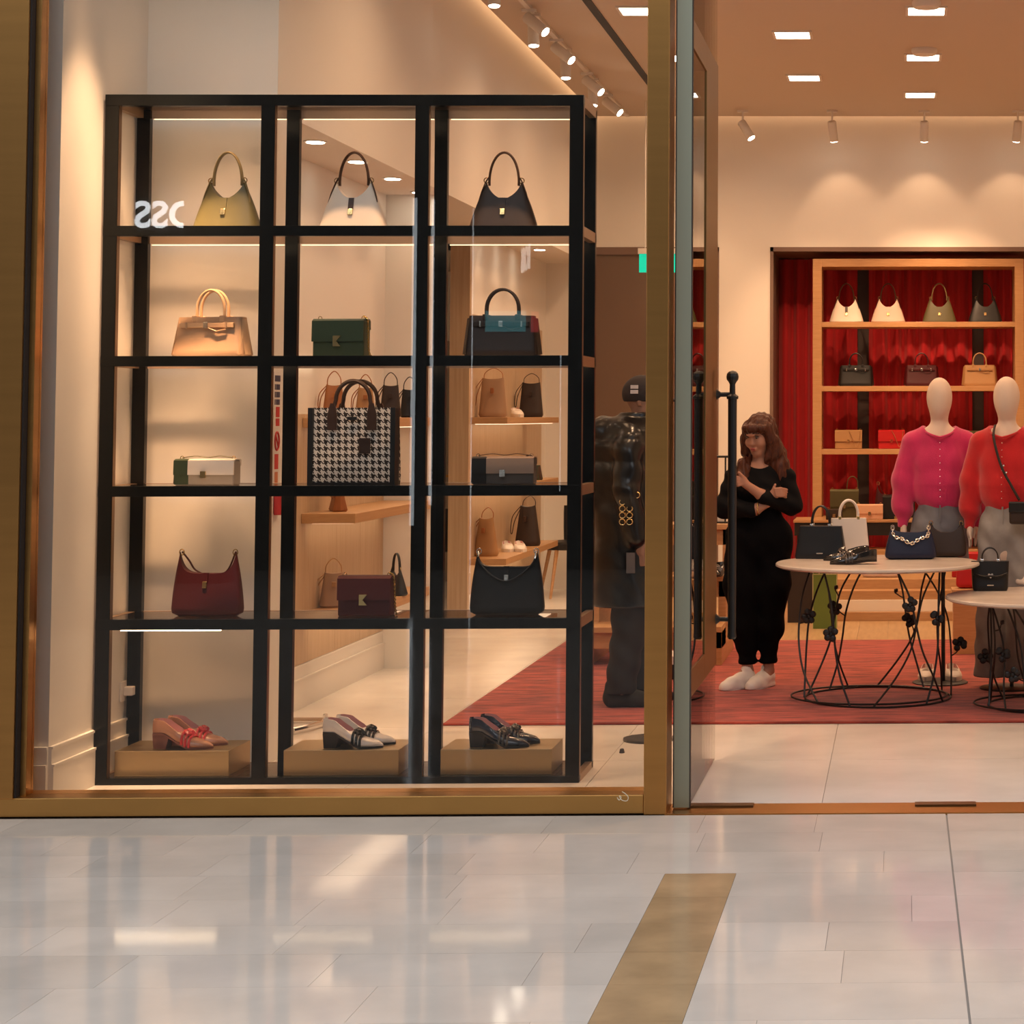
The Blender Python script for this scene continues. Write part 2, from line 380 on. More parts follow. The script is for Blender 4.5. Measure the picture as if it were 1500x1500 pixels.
# side room seen between the two shelf bays
sr = struct(box(-6.6, XA - .12, 19.6, 19.7, 0, SOF).build('wall_side_room', WALL), 'cream wall of the side room', 'wall')
box(-6.7, -6.6, 9.62, 19.7, 0, SOF).build('side_panel', WALL, sr); box(-6.7, XA - .12, 9.62, 19.7, SOF, SOF + .1).build('side_ceiling', CEIL, sr)
box(-6.6, XA - .12, 9.62, 9.72, 0, SOF).build('front_panel', WALL, sr)
box(XA - .14, XA - .12, RW - .2, 19.7, 0, SOF).build('end_panel', WALL, sr)
d3 = struct(thing('door_3', 'grey-brown door in the side room with a round blue sign', 'door', (0, 0, 0)))
a = PY_(655, 700, 19.58); b = PY_(692, 700, 19.58)
box(a.x - .5, b.x + .03, 19.54, 19.6, 0, 2.35).build('door_leaf', M('taupe_door', (.33, .26, .20), .5), d3)
h = PY_(668, 697, 19.53); box(h.x - .09, h.x + .03, 19.47, 19.50, h.z - .012, h.z + .012).build('door_handle', BRASS, d3)
MB().lathe([(.035, 0), (.035, .03)], (0, 0, 0), 14).xf(Matrix.Translation((h.x + .02, 19.54, h.z)) @ Matrix.Rotation(PI / 2, 4, 'X')).build('handle_rose', BRONZE, d3)
h = PY_(665, 635, 19.53); MB().lathe([(.055, 0), (.055, .006)], (0, 0, 0), 20).xf(Matrix.Translation((h.x, 19.54, h.z)) @ Matrix.Rotation(PI / 2, 4, 'X')).build('round_sign', M('blue_sign', (.05, .08, .12), .4), d3)
# baseboard with two steps
bb = struct(thing('baseboard_left', 'cream stepped skirting board along the side wall', 'baseboard'))
def skirt(x0, x1, y0, y1, dx, dy):
    for z0, z1, t in ((0, .155, .022), (.155, .165, .026), (.165, .228, .013), (.228, .238, .018)):
        box(x0 if dx >= 0 else x0 - t, x1 + (t if dx > 0 else 0), y0 - (t if dy else 0), y1, z0, z1).build('skirting', WALL, bb)
skirt(XS, XS, 8.36, 9.3, 1, 0); skirt(-3.8, XS, 8.36, 8.37, 0, 1); skirt(XA, XA, UA0, UA1 - .08, 1, 0)
# rear wall with two niches and a door
zt = PY_(1250, 362, RW).z
n1 = PY_(1128, 500, RW).x; n1b = 1.9; n2a = PY_(985, 500, RW).x; n2b = PY_(1053, 500, RW).x; da = PY_(868, 500, RW).x; db = PY_(957, 500, RW).x
wr = struct(box(-3.9, 3.1, RW, RW + .08, zt, CZ + .22).build('wall_rear', WALL), 'cream rear wall above the red curtain niches', 'wall')
for a, b in ((-3.9, da), (db, n2a), (n2b, n1), (n1b, 3.1)): box(a, b, RW, RW + .08, 0, zt).build('wall_panel', WALL, wr)
NB = RW + .95
box(-3.9, 3.1, NB, NB + .1, 0, CZ).build('back_panel', WALL, wr)
for i, (a, b) in enumerate(((n1, n1b), (n2a, n2b))):
    t = struct(thing('trim_%d' % (2 + i), 'dark bronze lining of the ' + ('wide' if i == 0 else 'narrow') + ' curtain niche', 'niche lining'))
    ml = M('niche_lining', (.20, .125, .095), .5)
    box(a, a + .03, RW - .01, NB, 0, zt).build('jamb', ml, t); box(b - .03, b, RW - .01, NB, 0, zt).build('jamb', ml, t)
    box(a, b, RW - .01, NB, zt - .04, zt).build('head', ml, t)
d2 = struct(thing('door_2', 'flat brown door in the rear wall', 'door'))
box(da, db, RW + .01, RW + .05, 0, zt - .07).build('door_leaf', DOORB, d2); box(da, db, RW - .01, RW + .06, zt - .07, zt).build('door_head', M('niche_lining', 0), d2)
struct(box(3.0, 3.15, FY0, RW + .1, 0, CZ).build('wall_right', WALL), 'cream wall on the far shop side', 'wall')
# facade around the opening
wf = struct(box(-14, 10, FY0, FY1, 4.3, 7.2).build('wall_front', M('facade_stone', (.45, .42, .38), .4)), 'stone facade above the shop window', 'wall')
box(-14, -3.95, FY0, FY1, 0, 4.3).build('facade_panel', MATS['facade_stone'], wf); box(1.35, 10, FY0, FY1, 0, 4.3).build('facade_panel', MATS['facade_stone'], wf)
# ------------------------------------------------------------------ window: brass frame, sill, glass
wn = struct(thing('window_1', 'large shop window in a brushed brass frame', 'window', (-2.3, FY0, 0)))
def wpart(mb, name, m, bevel=.002): mb.xf(Matrix.Translation((2.3, -FY0, 0))); return mb.build(name, m, wn, bevel=bevel)
mx0 = PY_(945.5, 700, FY0).x; mx1 = PY_(978.5, 700, FY0).x; fx = PY_(33, 550, FY0).x
wpart(box(-3.95, mx0 - .001, FY0, FY1, 0.004, .078), 'sill', BRASSH, .003)
wpart(box(-3.95, fx, FY0 - .01, 8.15, .078, 4.3), 'frame_post', BRASS); wpart(box(fx, fx + .006, FY0 + .004, 8.15, .078, 4.3), 'gasket', GASKET, 0)
wpart(box(fx + .006, fx + .03, FY0 + .04, 8.2, .078, 4.3), 'frame_bead', BRASS)
wpart(box(mx0, mx1, FY0 - .008, FY1 - .0, 0.0, 4.3), 'mullion', BRASS, .003)
wpart(box(-3.95, mx1, FY0, FY1, 4.22, 4.3), 'head', BRASS)
wpart(box(fx + .03, mx0, 8.176, 8.186, .078, 4.22), 'glass_pane', GLASS, 0)
lg = PY_(912, 1167, FY0 - .002)      # small engraved mark at the end of the sill
mk = MB().tube([Vector((lg.x + (p.x - 912) * .0028, FY0 - .0005, lg.z + (1169 - p.y) * .0028)) for p in spline([(904, 1170, 0), (907, 1174, 0), (910, 1170, 0), (907, 1168, 0), (911, 1174, 0), (918, 1175, 0), (920, 1170, 0), (916, 1165, 0), (911, 1162, 0)], 5)], .0016, 5)
wpart(mk, 'engraved_mark', M('pale_engraving', (.85, .75, .55), .4), 0)
# ------------------------------------------------------------------ glass entrance door standing open
dr = struct(thing('door_1', 'open glass entrance door with brass border and black pull bars', 'door', (-.9, 8.2, 0)))
def dpart(mb, name, m, bevel=.0015, par=None): mb.xf(Matrix.Translation((.9, -8.2, 0))); return mb.build(name, m, par or dr, bevel=bevel)
sx0 = PY_(987.5, 700, 8.17).x; sx1 = PY_(1012.5, 700, 8.17).x
dpart(box(sx0 + .004, sx1 - .003, 8.17, 8.215, .01, 4.2), 'stile', STILE); dpart(box(sx0, sx0 + .004, 8.172, 8.21, .01, 4.2), 'gasket', GASKET, 0); dpart(box(sx1 - .003, sx1, 8.172, 8.21, .01, 4.2), 'gasket', GASKET, 0)
gx = sx1 - .012; yE = -gx * 2900 / (1320 - 1048)
dpart(box(gx - .006, gx + .006, 8.215, yE, .012, 4.2), 'glass_pane', GLASSD, 0)
DBR = M('aged_brass_border', (.26, .155, .06), .4, 1.0); zb = PX_(1046, 972, gx).z; ztop = PX_(1048, 95, gx).z; y30 = -gx * 2900 / (1320 - 1031)
dpart(box(gx - .011, gx + .011, y30, yE, zb, ztop), 'border', DBR); dpart(box(gx - .011, gx + .011, 8.215, y30, zb, zb + .11), 'border', DBR); dpart(box(gx - .011, gx + .011, 8.215, y30, ztop - .12, ztop), 'border', DBR)
for sgn in (1, -1):
    hx = gx + .085 * sgn; z0 = PY_(1075, 935, yE).z; z1 = PY_(1075, 560, yE).z
    if sgn > 0: dpart(MB().lathe([(.016, z0), (.021, z0 + .01), (.019, z0 + .03), (.021, z1 - .08), (.027, z1 - .078), (.028, z1 - .066), (.014, z1 - .055), (.013, z1 - .01), (.018, z1 + .0), (.027, z1 + .012), (.029, z1 + .026), (.026, z1 + .040), (.017, z1 + .050), (.004, z1 + .054)], (hx, yE - .03, 0), 14), 'pull_bar', BLACKM, 0)
    for zz in (PY_(1060, 578, yE).z, PY_(1060, 906, yE).z):
        k = MB().tube([(gx + .011 * sgn, yE - .03, zz), (gx + .03 * sgn, yE - .03, zz), (hx if sgn > 0 else gx - .045, yE - .03, zz)], [.026, .011, .011], 10)
        dpart(k, 'bracket', BLACKM, 0)

# ------------------------------------------------------------------ the concourse opposite, seen mirrored in the window glass
OPY = -4.6
wo = struct(box(-16, 10, OPY - .15, OPY, 0, 7.2).build('wall_opposite', M('opposite_dark_cladding', (.045, .043, .042), .35)), 'dark shop fronts across the concourse', 'wall')
VG = 2 * 8.18                                    # mirror plane of the glass
def mir(px, py, Yreal): r = PY_(px, py, VG - Yreal); return Vector((r.x, Yreal, r.z))
def sign_letters(txt, size, name, m, loc, rot, label, cat):
    cu = bpy.data.curves.new(name, 'FONT'); cu.body = txt; cu.size = size; cu.extrude = .004; cu.offset = size * .022; cu.align_x = 'CENTER'; cu.align_y = 'CENTER'; cu.resolution_u = 4
    t = bpy.data.objects.new(name, cu); C.objects.link(t); dg = bpy.context.evaluated_depsgraph_get()
    me = bpy.data.meshes.new_from_object(t.evaluated_get(dg)); bpy.data.objects.remove(t)
    me.materials.append(m); o = bpy.data.objects.new(name, me); C.objects.link(o); o.location = loc; o.rotation_euler = rot; return tag(o, label, cat)
SIGNM = emis('lit_sign_white', (.95, .97, 1.0), 16.0)
c = mir(240, 316, OPY + .06)
sign_letters('BOSS', .39, 'shop_sign', SIGNM, (c.x + .13, OPY + .04, c.z), (PI / 2, 0, PI), 'large white illuminated lettering above the dark opposite shop front', 'sign')
c = mir(770, 381, OPY + 1.0)
sign_letters('BOSS', .34, 'shop_sign', emis('lit_sign_small', (1, .93, .85), 7.0), (c.x, OPY + 1.0, c.z), (PI / 2, 0, PI + 1.27), 'smaller white blade lettering turned along the concourse', 'sign')
def pillar(pxa, pxb, Y, m, name='pillar', h=7.2):
    a = mir(pxa, 600, Y); b = mir(pxb, 600, Y); return box(a.x, b.x, Y - .35, Y, 0, h).build(name, m, wo)
pillar(264, 330, OPY + 1.6, M('opposite_pillar', (.05, .05, .05), .4))
pillar(611, 628, OPY + .5, MATS['opposite_pillar'])
LEDW = emis('cool_led_line', (.88, .95, 1.0), 5.0)
for pa, pb, y0, y1 in ((602, 608, 290, 770), (630, 634, 292, 740), (689.6, 690.8, 305, 900), (820, 821, 520, 720)):
    ym = (y0 + y1) / 2; a = mir(pa, ym, OPY + .5); b = mir(pb, ym, OPY + .5); a.z = mir(pa, y0, OPY + .5).z; b.z = mir(pa, y1, OPY + .5).z; box(a.x, b.x, OPY + .48, OPY + .5, b.z, a.z).build('light_line', LEDW, wo)

for pa, pb, y0, y1, cl, lb in ((709, 771, 454, 487, (.10, .42, .46), 'teal'), (776, 790, 455, 488, (.75, .05, .06), 'red')):
    a = mir(pa, y0, OPY + .1); b = mir(pb, y1, OPY + .1)
    t = thing('light_box', lb + ' backlit panel on the dark opposite shop front', 'light box', ((a.x + b.x) / 2, OPY + .02, b.z))
    box(-(abs(a.x - b.x)) / 2, abs(a.x - b.x) / 2, 0, .06, 0, a.z - b.z).build('case', GASKET, t); box(-(abs(a.x - b.x)) / 2 + .01, abs(a.x - b.x) / 2 - .01, .06, .064, .01, a.z - b.z - .01).build('lit_face', emis('lit_' + lb, cl, 3.0), t)
# ------------------------------------------------------------------ lamps of the shop
def downlight(p, s=.25):
    t = thing('downlight', 'square recessed ceiling downlight with bright white diffuser', 'ceiling light', (p.x, p.y, CZ), 0, 'square recessed downlights in the shop ceiling')
    fr = MB()
    for a in ((-s / 2 - .02, s / 2 + .02, -s / 2 - .02, -s / 2), (-s / 2 - .02, s / 2 + .02, s / 2, s / 2 + .02), (-s / 2 - .02, -s / 2, -s / 2, s / 2), (s / 2, s / 2 + .02, -s / 2, s / 2)): fr.box(*a, -.012, 0)
    fr.build('frame', WHITEM, t); box(-s / 2, s / 2, -s / 2, s / 2, -.006, -.001).build('diffuser', DIFF, t)
    l = area((0, 0, -.02), s, 62, spread=math.radians(140)); l.parent = t; return t
DL = []
for q in ((1161, 50), (1178, 113), (1357, 15), (1352, 83), (1348, 138), (936, 15), (984, 84), (1021, 138)): DL.append(downlight(PZ_(*q, CZ)))
for x, y in ((-.95, 9.6), (-.95, 12.0), (.6, 9.6), (.9, 12.0), (-1.9, 10.6), (2.0, 10.6), (2.0, 14.5), (2.0, 17.0)):
    downlight(Vector((x, y, CZ)))
for q in ((1357, 2), (1354, 72)):
    p = PZ_(*q, CZ); o = MB().lathe([(.02, -.05), (.085, -.045), (.10, -.02), (.10, 0)], tuple(p), 20).build('ceiling_speaker', WHITEM, None, smooth=True)
    tag(o, 'round white ceiling dome beside a square downlight', 'ceiling dome', 'round ceiling domes')
def spothead(base, aim, drop, label, group, power=0, ang=50, rail=True, L=.16):
    t = thing('track_spotlight', label, 'spotlight', base, 0, group)
    MB().box(-.05, .05, -.015, .015, -.02, 0).build('mount', WHITEM, t)
    MB().tube([(0, 0, -.02), (0, 0, -drop)], .009, 8).build('stem', WHITEM, t)
    a = Vector(aim).normalized(); p = Vector((0, 0, -drop)); b = p + a * L; s = p - a * .03
    MB().tube([s, s + a * .01, b - a * .005, b], [.034, .040, .040, .038], 16).build('head', WHITEM, t, smooth=True)
    MB().tube([b - a * .002, b + a * .004], .033, 16).build('lens', LAMPF, t)
    if power: l = spot(b + a * .02, b + a * 2, power, ang); l.parent = t
    return t
TX = -2.55
for i, q in enumerate(((723, -2), (775, 22), (781, 38), (815, 72), (828, 88), (860, 116), (868, 126), (889, 152))):
    p = PX_(q[0], q[1], TX); yy = p.y
    aim = (.75, -.25, -.62) if i % 2 else (.05, -.10, -1)
    spothead((TX, yy, CZ - .02), aim, .07, 'white cylindrical track spotlight ' + ('tilted towards the shop floor' if i % 2 else 'pointing straight down') + ' from the side rail', 'spotlights on the side rail', 55, 70)
tag(box(TX - .018, TX + .018, 9.0, 18.4, CZ - .025, CZ).build('lighting_track', WHITEM), 'white ceiling track running along the cream bulkhead', 'track')
for i, (x, aim) in enumerate(((1088, (.5, -.2, -.8)), (1219, (.10, .42, -1)), (1354, (.0, .42, -1)), (1491, (-.08, .42, -1)))):
    p = PY_(x, 168, 18.15)
    spothead((p.x, 18.15, CZ), aim, .13, ('tilted white spotlight on a stem' if i == 0 else 'upright white spotlight on a stem') + ' before the rear wall', 'stem spotlights before the rear wall', 30, 80)
for i in range(4):                            # spots added along the window, out of view, to light the display
    x = -3.05 + i * .58
    spothead((x, 8.42, CZ), (0.0, .20, -1), .1, 'unseen white spotlight added above the black display rack', 'spotlights added above the display window', 520, 46)
for x in (-3.34, -3.12):  # unseen spots added only to warm and brighten the pier
    p = Vector((x, 8.30, CZ - .1)); a = Vector((-3.26, 9.3, .20)) - p
    spothead((x, 8.30, CZ), a.normalized(), .1, 'unseen white spotlight added to light the cream pier behind the rack', 'spotlights added to light the pier', 0)
    l = spot(p + a.normalized() * .19, p + a, 3100, 25, 1.0, r=.10)
p = Vector((-2.95, 8.33, CZ - .1)); a = Vector((-3.54, 8.85, 1.3)) - p
spothead((-2.95, 8.33, CZ), a.normalized(), .1, 'white window spotlight aimed at the cream side wall', 'spotlights aimed at the side wall', 1000, 40)
for d, tg, pw in ((DL[1], (-.7, 19.3, 1.2), 600), (DL[4], (.2, 19.3, 1.2), 600), (DL[4], (.9, 19.3, 1.2), 520), (DL[0], (0, 19.0, .9), 120), (DL[7], (-1.9, 19.2, 1.3), 110)):
    spot(Vector(d.location) - Vector((0, 0, .03)), tg, pw, 44, name='niche_fill_spot')     # extra spot added at that downlight to light the niches
# side soffit downlights (round)
for q in ((462, 207), (523, 236), (575, 261), (615, 281)):
    p = PZ_(*q, SOF); t = thing('soffit_downlight', 'small round downlight in the soffit over the wooden shelves', 'ceiling light', (p.x, p.y, SOF), 0, 'round soffit downlights')
    MB().lathe([(.06, -.006), (.06, 0)], (0, 0, 0), 18).build('ring', WHITEM, t); MB().lathe([(.045, -.009), (.045, -.005)], (0, 0, 0), 18).build('diffuser', LAMPF, t)
    l = spot((0, 0, -.02), (0.02, 0, -2), 16, 110); l.parent = t
for y in (15.6, 16.3, 17.0):
    t = thing('soffit_downlight', 'small round downlight in the soffit over the wooden shelves', 'ceiling light', (-3.1, y, SOF), 0, 'round soffit downlights')
    MB().lathe([(.06, -.006), (.06, 0)], (0, 0, 0), 18).build('ring', WHITEM, t); MB().lathe([(.045, -.009), (.045, -.005)], (0, 0, 0), 18).build('diffuser', LAMPF, t)
    l = spot((0, 0, -.02), (0.02, 0, -2), 14, 110); l.parent = t
t = thing('side_room_light', 'square ceiling light of the side room', 'ceiling light', (-4.6, 16.5, SOF), 0)
box(-.15, .15, -.15, .15, -.01, 0).build('diffuser', DIFF, t); l = area((0, 0, -.03), .3, 60); l.parent = t
# ------------------------------------------------------------------ bags (local: x width, front at -y, base at z = 0)
def leather(name, col, rough=.42, **k): return M(name, col, rough, bump=.12, bscale=260, spec=.4, **k)
def body(wb, wt, db, dt, Hs, Hc, p=2.0, e=4.0, n=44, nz=9, rb=.012, bulge=.0, tp=.8):
    m = MB(); Hm = max(Hs, Hc); L = []
    for k in range(nz + 3):
        t = (k / (nz + 2)) ** 1.15; l = []
        for i in range(n):
            th = 2 * PI * (i + .5) / n; c, s = math.cos(th), math.sin(th)
            sx = math.copysign(abs(c) ** (2 / e), c); sy = math.copysign(abs(s) ** (2 / e), s)
            H = Hc + (Hs - Hc) * abs(sx) ** p; z = t * H; fr = z / Hm
            a = (wb + (wt - wb) * fr) / 2 + bulge * math.sin(PI * min(1, fr)) * .5; b = (db + (dt - db) * fr ** tp) / 2 + bulge * math.sin(PI * min(1, fr)) * .35
            if z < rb: q = rb * (1 - math.sqrt(max(0, 1 - (1 - z / rb) ** 2))); a -= q; b -= q
            l.append((a * sx, b * sy, z))
        L.append(l)
    m.loops(L, True, False); top = len(m.v) - n; h = n // 2
    for i in range(h - 1): m.f.append((top + i, top + i + 1, top + n - 2 - i, top + n - 1 - i))
    return m
def strap(path, w, t=.003, up=(0, 1, 0)): return MB().tube(path, 1, 8, up=up, flat=(w / 2, t))
def hobo(name, label, mats, loc, rz=0, sc=1.0, group=None, dark_tab=None, detail=True):
    """slouchy top-handle bag with a deep V opening, arched handle, tab and turn lock"""
    m, hm, met = mats; t = thing(name, label, 'handbag', loc, rz, group, sc)
    body(.31, .155, .135, .022, .215, .135, 1.5, 3.2, rb=.016, bulge=.012).build('body', m, t, smooth=True)
    strap(arc(0, .215, .066, .135, PI + .12, -.12, 22), .024, .0058).build('handle', hm, t, smooth=True)
    for s in (-1, 1):
        g = strap([(s * .070, 0, .235), (s * .083, -.004, .212), (s * .10, -.008, .165), (s * .112, -.012, .12)], .016, .003).build('side_strap', hm, t, smooth=True)
        MB().tube([(s * (.078 + .012 * math.cos(a)), -.003, .222 + .012 * math.sin(a)) for a in [2 * PI * i / 12 for i in range(12)]], .0022, 6, closed=True).build('ring', met, g)
    fy = lambda z: -((.135 + (.022 - .135) * (z / .215) ** .8) / 2 + .012 * math.sin(PI * z / .215) * .35)
    surf_patch(fy, -.012, .012, .088, .140, .004).build('tab', m if dark_tab is None else dark_tab, t)
    surf_patch(fy, -.011, .011, .062, .090, .009).build('lock', met, t, bevel=.002)
    if detail: surf_patch(fy, -.004, .005, .070, .083, .012).build('lock_turn', MATS['gold_hardware'], t)
    return t
def surf_patch(fy, x0, x1, z0, z1, th):
    return MB().loops([[(x0, fy(z) - th, z), (x1, fy(z) - th, z), (x1, fy(z) + .006, z), (x0, fy(z) + .006, z)] for z in (z0, (z0 + z1) / 2, z1)])
def satchel(name, label, mats, loc, rz=0, sc=1.0, group=None, w=.33, h=.175, buckles=False, handle=(.062, .115)):
    m, hm, met = mats; t = thing(name, label, 'handbag', loc, rz, group, sc)
    body(w, w * .86, .145, .075, h, h, 2, 6, rb=.010, nz=7).build('body', m, t, smooth=True)
    for s in (-1, 1):
        hp = [(-handle[0], s * .018, h - .012)] + arc(0, h + .03, handle[0], handle[1] - .03, PI, 0, 16, s * .018) + [(handle[0], s * .018, h - .012)]
        MB().tube(hp, .0062, 8).build('handle', hm, t, smooth=True)
        for q in (-1, 1): MB().box(q * handle[0] - .012, q * handle[0] + .012, s * .03 - .012, s * .03 + .012, h - .022, h + .006).build('handle_tab', hm, t, bevel=.003)
        g = MB().add([(s * w * .455, -.066, .01), (s * w * .455, .066, .01), (s * (w * .43 - .004), .03, h - .01), (s * (w * .43 - .004), -.03, h - .01), (s * w * .525, 0, .012), (s * (w * .43 + .012), 0, h * .94)],
                     [(0, 4, 5, 3), (1, 2, 5, 4), (0, 1, 4), (3, 5, 2), (0, 3, 2, 1)]).build('side_gusset', hm, t)
    yb = -.053; zb = h * .79
    belt = MB().box(-w * .37, w * .37, yb - .004, yb + .01, zb - .010, zb + .010).build('belt', hm, t, bevel=.002)
    MB().box(-.010, .010, yb - .012, yb - .004, zb - .013, zb + .013).build('lock', met, belt, bevel=.002)
    for q in (-1, 1): MB().box(q * w * .27 - .004, q * w * .27 + .004, yb - .008, yb - .003, zb - .013, zb + .013).build('belt_loop', met if buckles else m, belt, bevel=.001)
    strap([(.012, yb - .006, zb - .012), (.05, yb - .010, zb - .026), (.09, yb - .008, zb - .018)], .010, .002).build('belt_end', hm, belt)
    return t
def flapbag(name, label, mats, loc, rz=0, w=.24, h=.165, d=.085, group=None, flap=.6, clasp='K', chain_side=1, two=None, strap_top=False, side=None, sc=1.0, feet=True):
    m, hm, met = mats; t = thing(name, label, 'handbag', loc, rz, group, sc)
    MB().box(-w / 2, w / 2, -d / 2, d / 2, 0, h * .95).build('body', m, t, bevel=.007)
    zf = h * (1 - flap); y = -d / 2
    prof = [(d / 2 + .003, h * .72), (d / 2 + .002, h * .95), (d / 2 - .012, h), (-d / 2 + .012, h), (y - .008, h * .94), (y - .011, zf + .012), (y - .011, zf), (y - .002, zf), (y - .002, h * .9), (-d / 2 + .02, h * .96), (d / 2 - .016, h * .96), (d / 2 - .003, h * .72)]
    def flp(x0, x1, mt, nm='flap'):
        mb = MB(); n = len(prof); mb.add([(x0, a, b) for a, b in prof] + [(x1, a, b) for a, b in prof], [tuple(range(n)), tuple(range(2 * n - 1, n - 1, -1))] + [(i, i + n, (i + 1) % n + n, (i + 1) % n) for i in range(n)])
        return mb.build(nm, mt, t, smooth=True)
    if two is None: flp(-w / 2 - .001, w / 2 + .001, m)
    else:
        flp(-w / 2 + w * .235, w / 2 + .001, two[0]); flp(-w / 2 - .001, -w / 2 + w * .235, two[1], 'flap_band')
        MB().box(-w / 2 - .001, -w / 2 + w * .235, y - .0015, y + .01, 0.004, zf + .01).build('front_band', two[1], t)
    if side is not None:
        for s in (-1, 1): MB().prism([(-d / 2 + .006, .008), (d / 2 - .006, .008), (d / 2 - .02, h * .9), (-d / 2 + .02, h * .9)], 0, .004).xf(Matrix.Translation((s * (w / 2 + .001) - .002, 0, 0)) @ Matrix.Rotation(PI / 2, 4, 'Z')).build('side_gusset', side, t)
    c = MB()
    if clasp == 'K':
        c.prism([(-.018, zf - .022), (.018, zf - .022), (-.002, zf + .002), (.018, zf + .026), (-.018, zf + .026)], y - .019, y - .011)
    elif clasp == 'round': c.tube([(.012 * math.cos(a), y - .014, zf + .004 + .012 * math.sin(a)) for a in [2 * PI * i / 12 for i in range(12)]], .003, 6, closed=True)
    else: c.box(-.012, .012, y - .018, y - .011, zf - .014, zf + .016)
    c.build('clasp', met, t)
    for s in (-1, 1): MB().tube([(s * (w / 2 - .018) + .008 * math.cos(a), 0, h + .004 + .008 * math.sin(a)) for a in [2 * PI * i / 10 for i in range(10)]], .0018, 5, closed=True).build('ring', met, t)
    if chain_side: 
        s = chain_side; chain(MB(), spline([(s * (w / 2 - .018), 0, h + .012), (s * (w / 2 + .004), -.01, h - .005), (s * (w / 2 + .012), -.02, h * .6), (s * (w / 2 + .016), -.025, h * .25), (s * (w / 2 + .02), -.02, .010), (s * (w / 2 + .016), .01, .008)], 6), .011, .0022).build('chain', met, t)
    if strap_top:
        strap(spline([(-w / 2 + .02, 0, h + .004), (-w * .2, -.006, h + .012), (0, .006, h + .006), (w * .2, 0, h + .012), (w * .42, -.008, h + .005)], 6), .012, .002).build('strap', hm, t)
    return t
def shoulder(name, label, mats, loc, rz=0, w=.335, Hs=.29, Hc=.185, d=.10, group=None, drape=False, sc=1.0, chainstrap=False, p=5, lock=True, wt=None):
    """crescent shoulder bag with raised horns"""
    m, hm, met = mats; t = thing(name, label, 'handbag', loc, rz, group, sc)
    body(w, wt or w * .80, d, .018, Hs, Hc, p, 4.2, rb=.03, nz=11, bulge=.012).build('body', m, t, smooth=True)
    x = (wt or w * .80) / 2 - .006
    for s in (-1, 1):
        MB().tube([(s * x + .011 * math.cos(a), 0, Hs - .002 + .013 * math.sin(a)) for a in [2 * PI * i / 12 for i in range(12)]], .0024, 6, closed=True).build('ring', met, t)
    if lock:
        fy = lambda z: -((d + (.018 - d) * (z / Hs) ** .8) / 2 + .012 * math.sin(PI * z / Hs) * .35)
        surf_patch(fy, -.012, .012, Hc - .036, Hc + .003, .004).build('tab', hm, t)
        surf_patch(fy, -.010, .010, Hc - .064, Hc - .034, .008).build('lock', met, t, bevel=.002)
    if drape:
        pts = spline([(-x, -.006, Hs), (-x * .93, -.03, Hs - .05), (-x * .5, -d * .42, Hc - .035), (0, -d * .47, Hc - .062), (x * .5, -d * .42, Hc - .035), (x * .93, -.03, Hs - .05), (x, -.006, Hs)], 7)
        if chainstrap: chain(MB(), pts, .022, .0035, 9, 5).build('chain_strap', met, t)
        else:
            MB().tube(pts[5:-5], .004, 7).build('strap', hm, t, smooth=True)
            for a, b in ((0, 5), (-6, -1)):
                MB().tube(pts[a:b] if b != -1 else pts[a:], .0042, 6).build('strap_end', met, t)
    else:
        strap(spline([(-x, .004, Hs), (-x * .8, .02, Hs - .04), (-x * .55, .025, Hc + .01), (0, .02, Hc - .01), (x * .6, .025, Hc + .008), (x, .004, Hs)], 6), .016, .003, (0, 1, 0)).build('strap', hm, t, smooth=True)
    return t
def bucket(name, label, mats, loc, rz=0, w=.17, h=.24, group=None, tw=None, d=None, handles=1, sc=1.0, cat='handbag', e=2.6):
    m, hm, met = mats; t = thing(name, label, cat, loc, rz, group, sc); tw = tw or w * .78; d = d or w * .7
    body(w, tw, d, d * .35, h, h * .96, 2, e, rb=.012).build('body', m, t, smooth=True)
    for s in ((-1, 1) if handles == 2 else (1,)):
        strap(spline([(-tw * .42, s * d * .1, h - .03), (-tw * .40, s * d * .2, h + .035), (0, s * d * .3, h + .075), (tw * .40, s * d * .2, h + .035), (tw * .42, s * d * .1, h - .03)], 6), .012, .003).build('handle', hm, t, smooth=True)
    strap(spline([(-tw * .5, 0, h - .01), (-w * .60, -.01, h * .72), (-w * .66, -.02, h * .38), (-w * .60, -.02, h * .30), (-w * .54, 0, h * .6), (-tw * .49, .004, h - .02)], 6), .014, .003).build('shoulder_strap', hm, t, smooth=True)
    MB().box(-.012, .012, -d * .5 - .004, -d * .36, h * .60, h * .74).build('tag', hm, t, bevel=.002)
    return t
def tote(name, label, mats, loc, rz=0, w=.3, wt=.26, h=.25, d=.11, group=None, hr=(.05, .11), wide=.012, logo=True, sc=1.0, gap=.02):
    m, hm, met = mats; t = thing(name, label, 'handbag', loc, rz, group, sc)
    body(w, wt, d, d * .55, h, h, 2, 7, rb=.006, nz=6).build('body', m, t, smooth=True)
    for s in (-1, 1):
        hp = [(-hr[0], s * gap, h - .02)] + arc(0, h + .02, hr[0], hr[1] - .02, PI, 0, 16, s * gap) + [(hr[0], s * gap, h - .02)]
        MB().tube(hp, wide * .5, 8).build('handle', hm, t, smooth=True)
        for q in (-1, 1): MB().box(q * hr[0] - .009, q * hr[0] + .009, s * gap - .008, s * gap + .008, h - .012, h + .012).build('handle_ring', met, t, bevel=.002)
    if logo: MB().box(-.018, .018, -d / 2 - .002, -d / 2 + .004, .03, .036).build('nameplate', met, t)
    return t
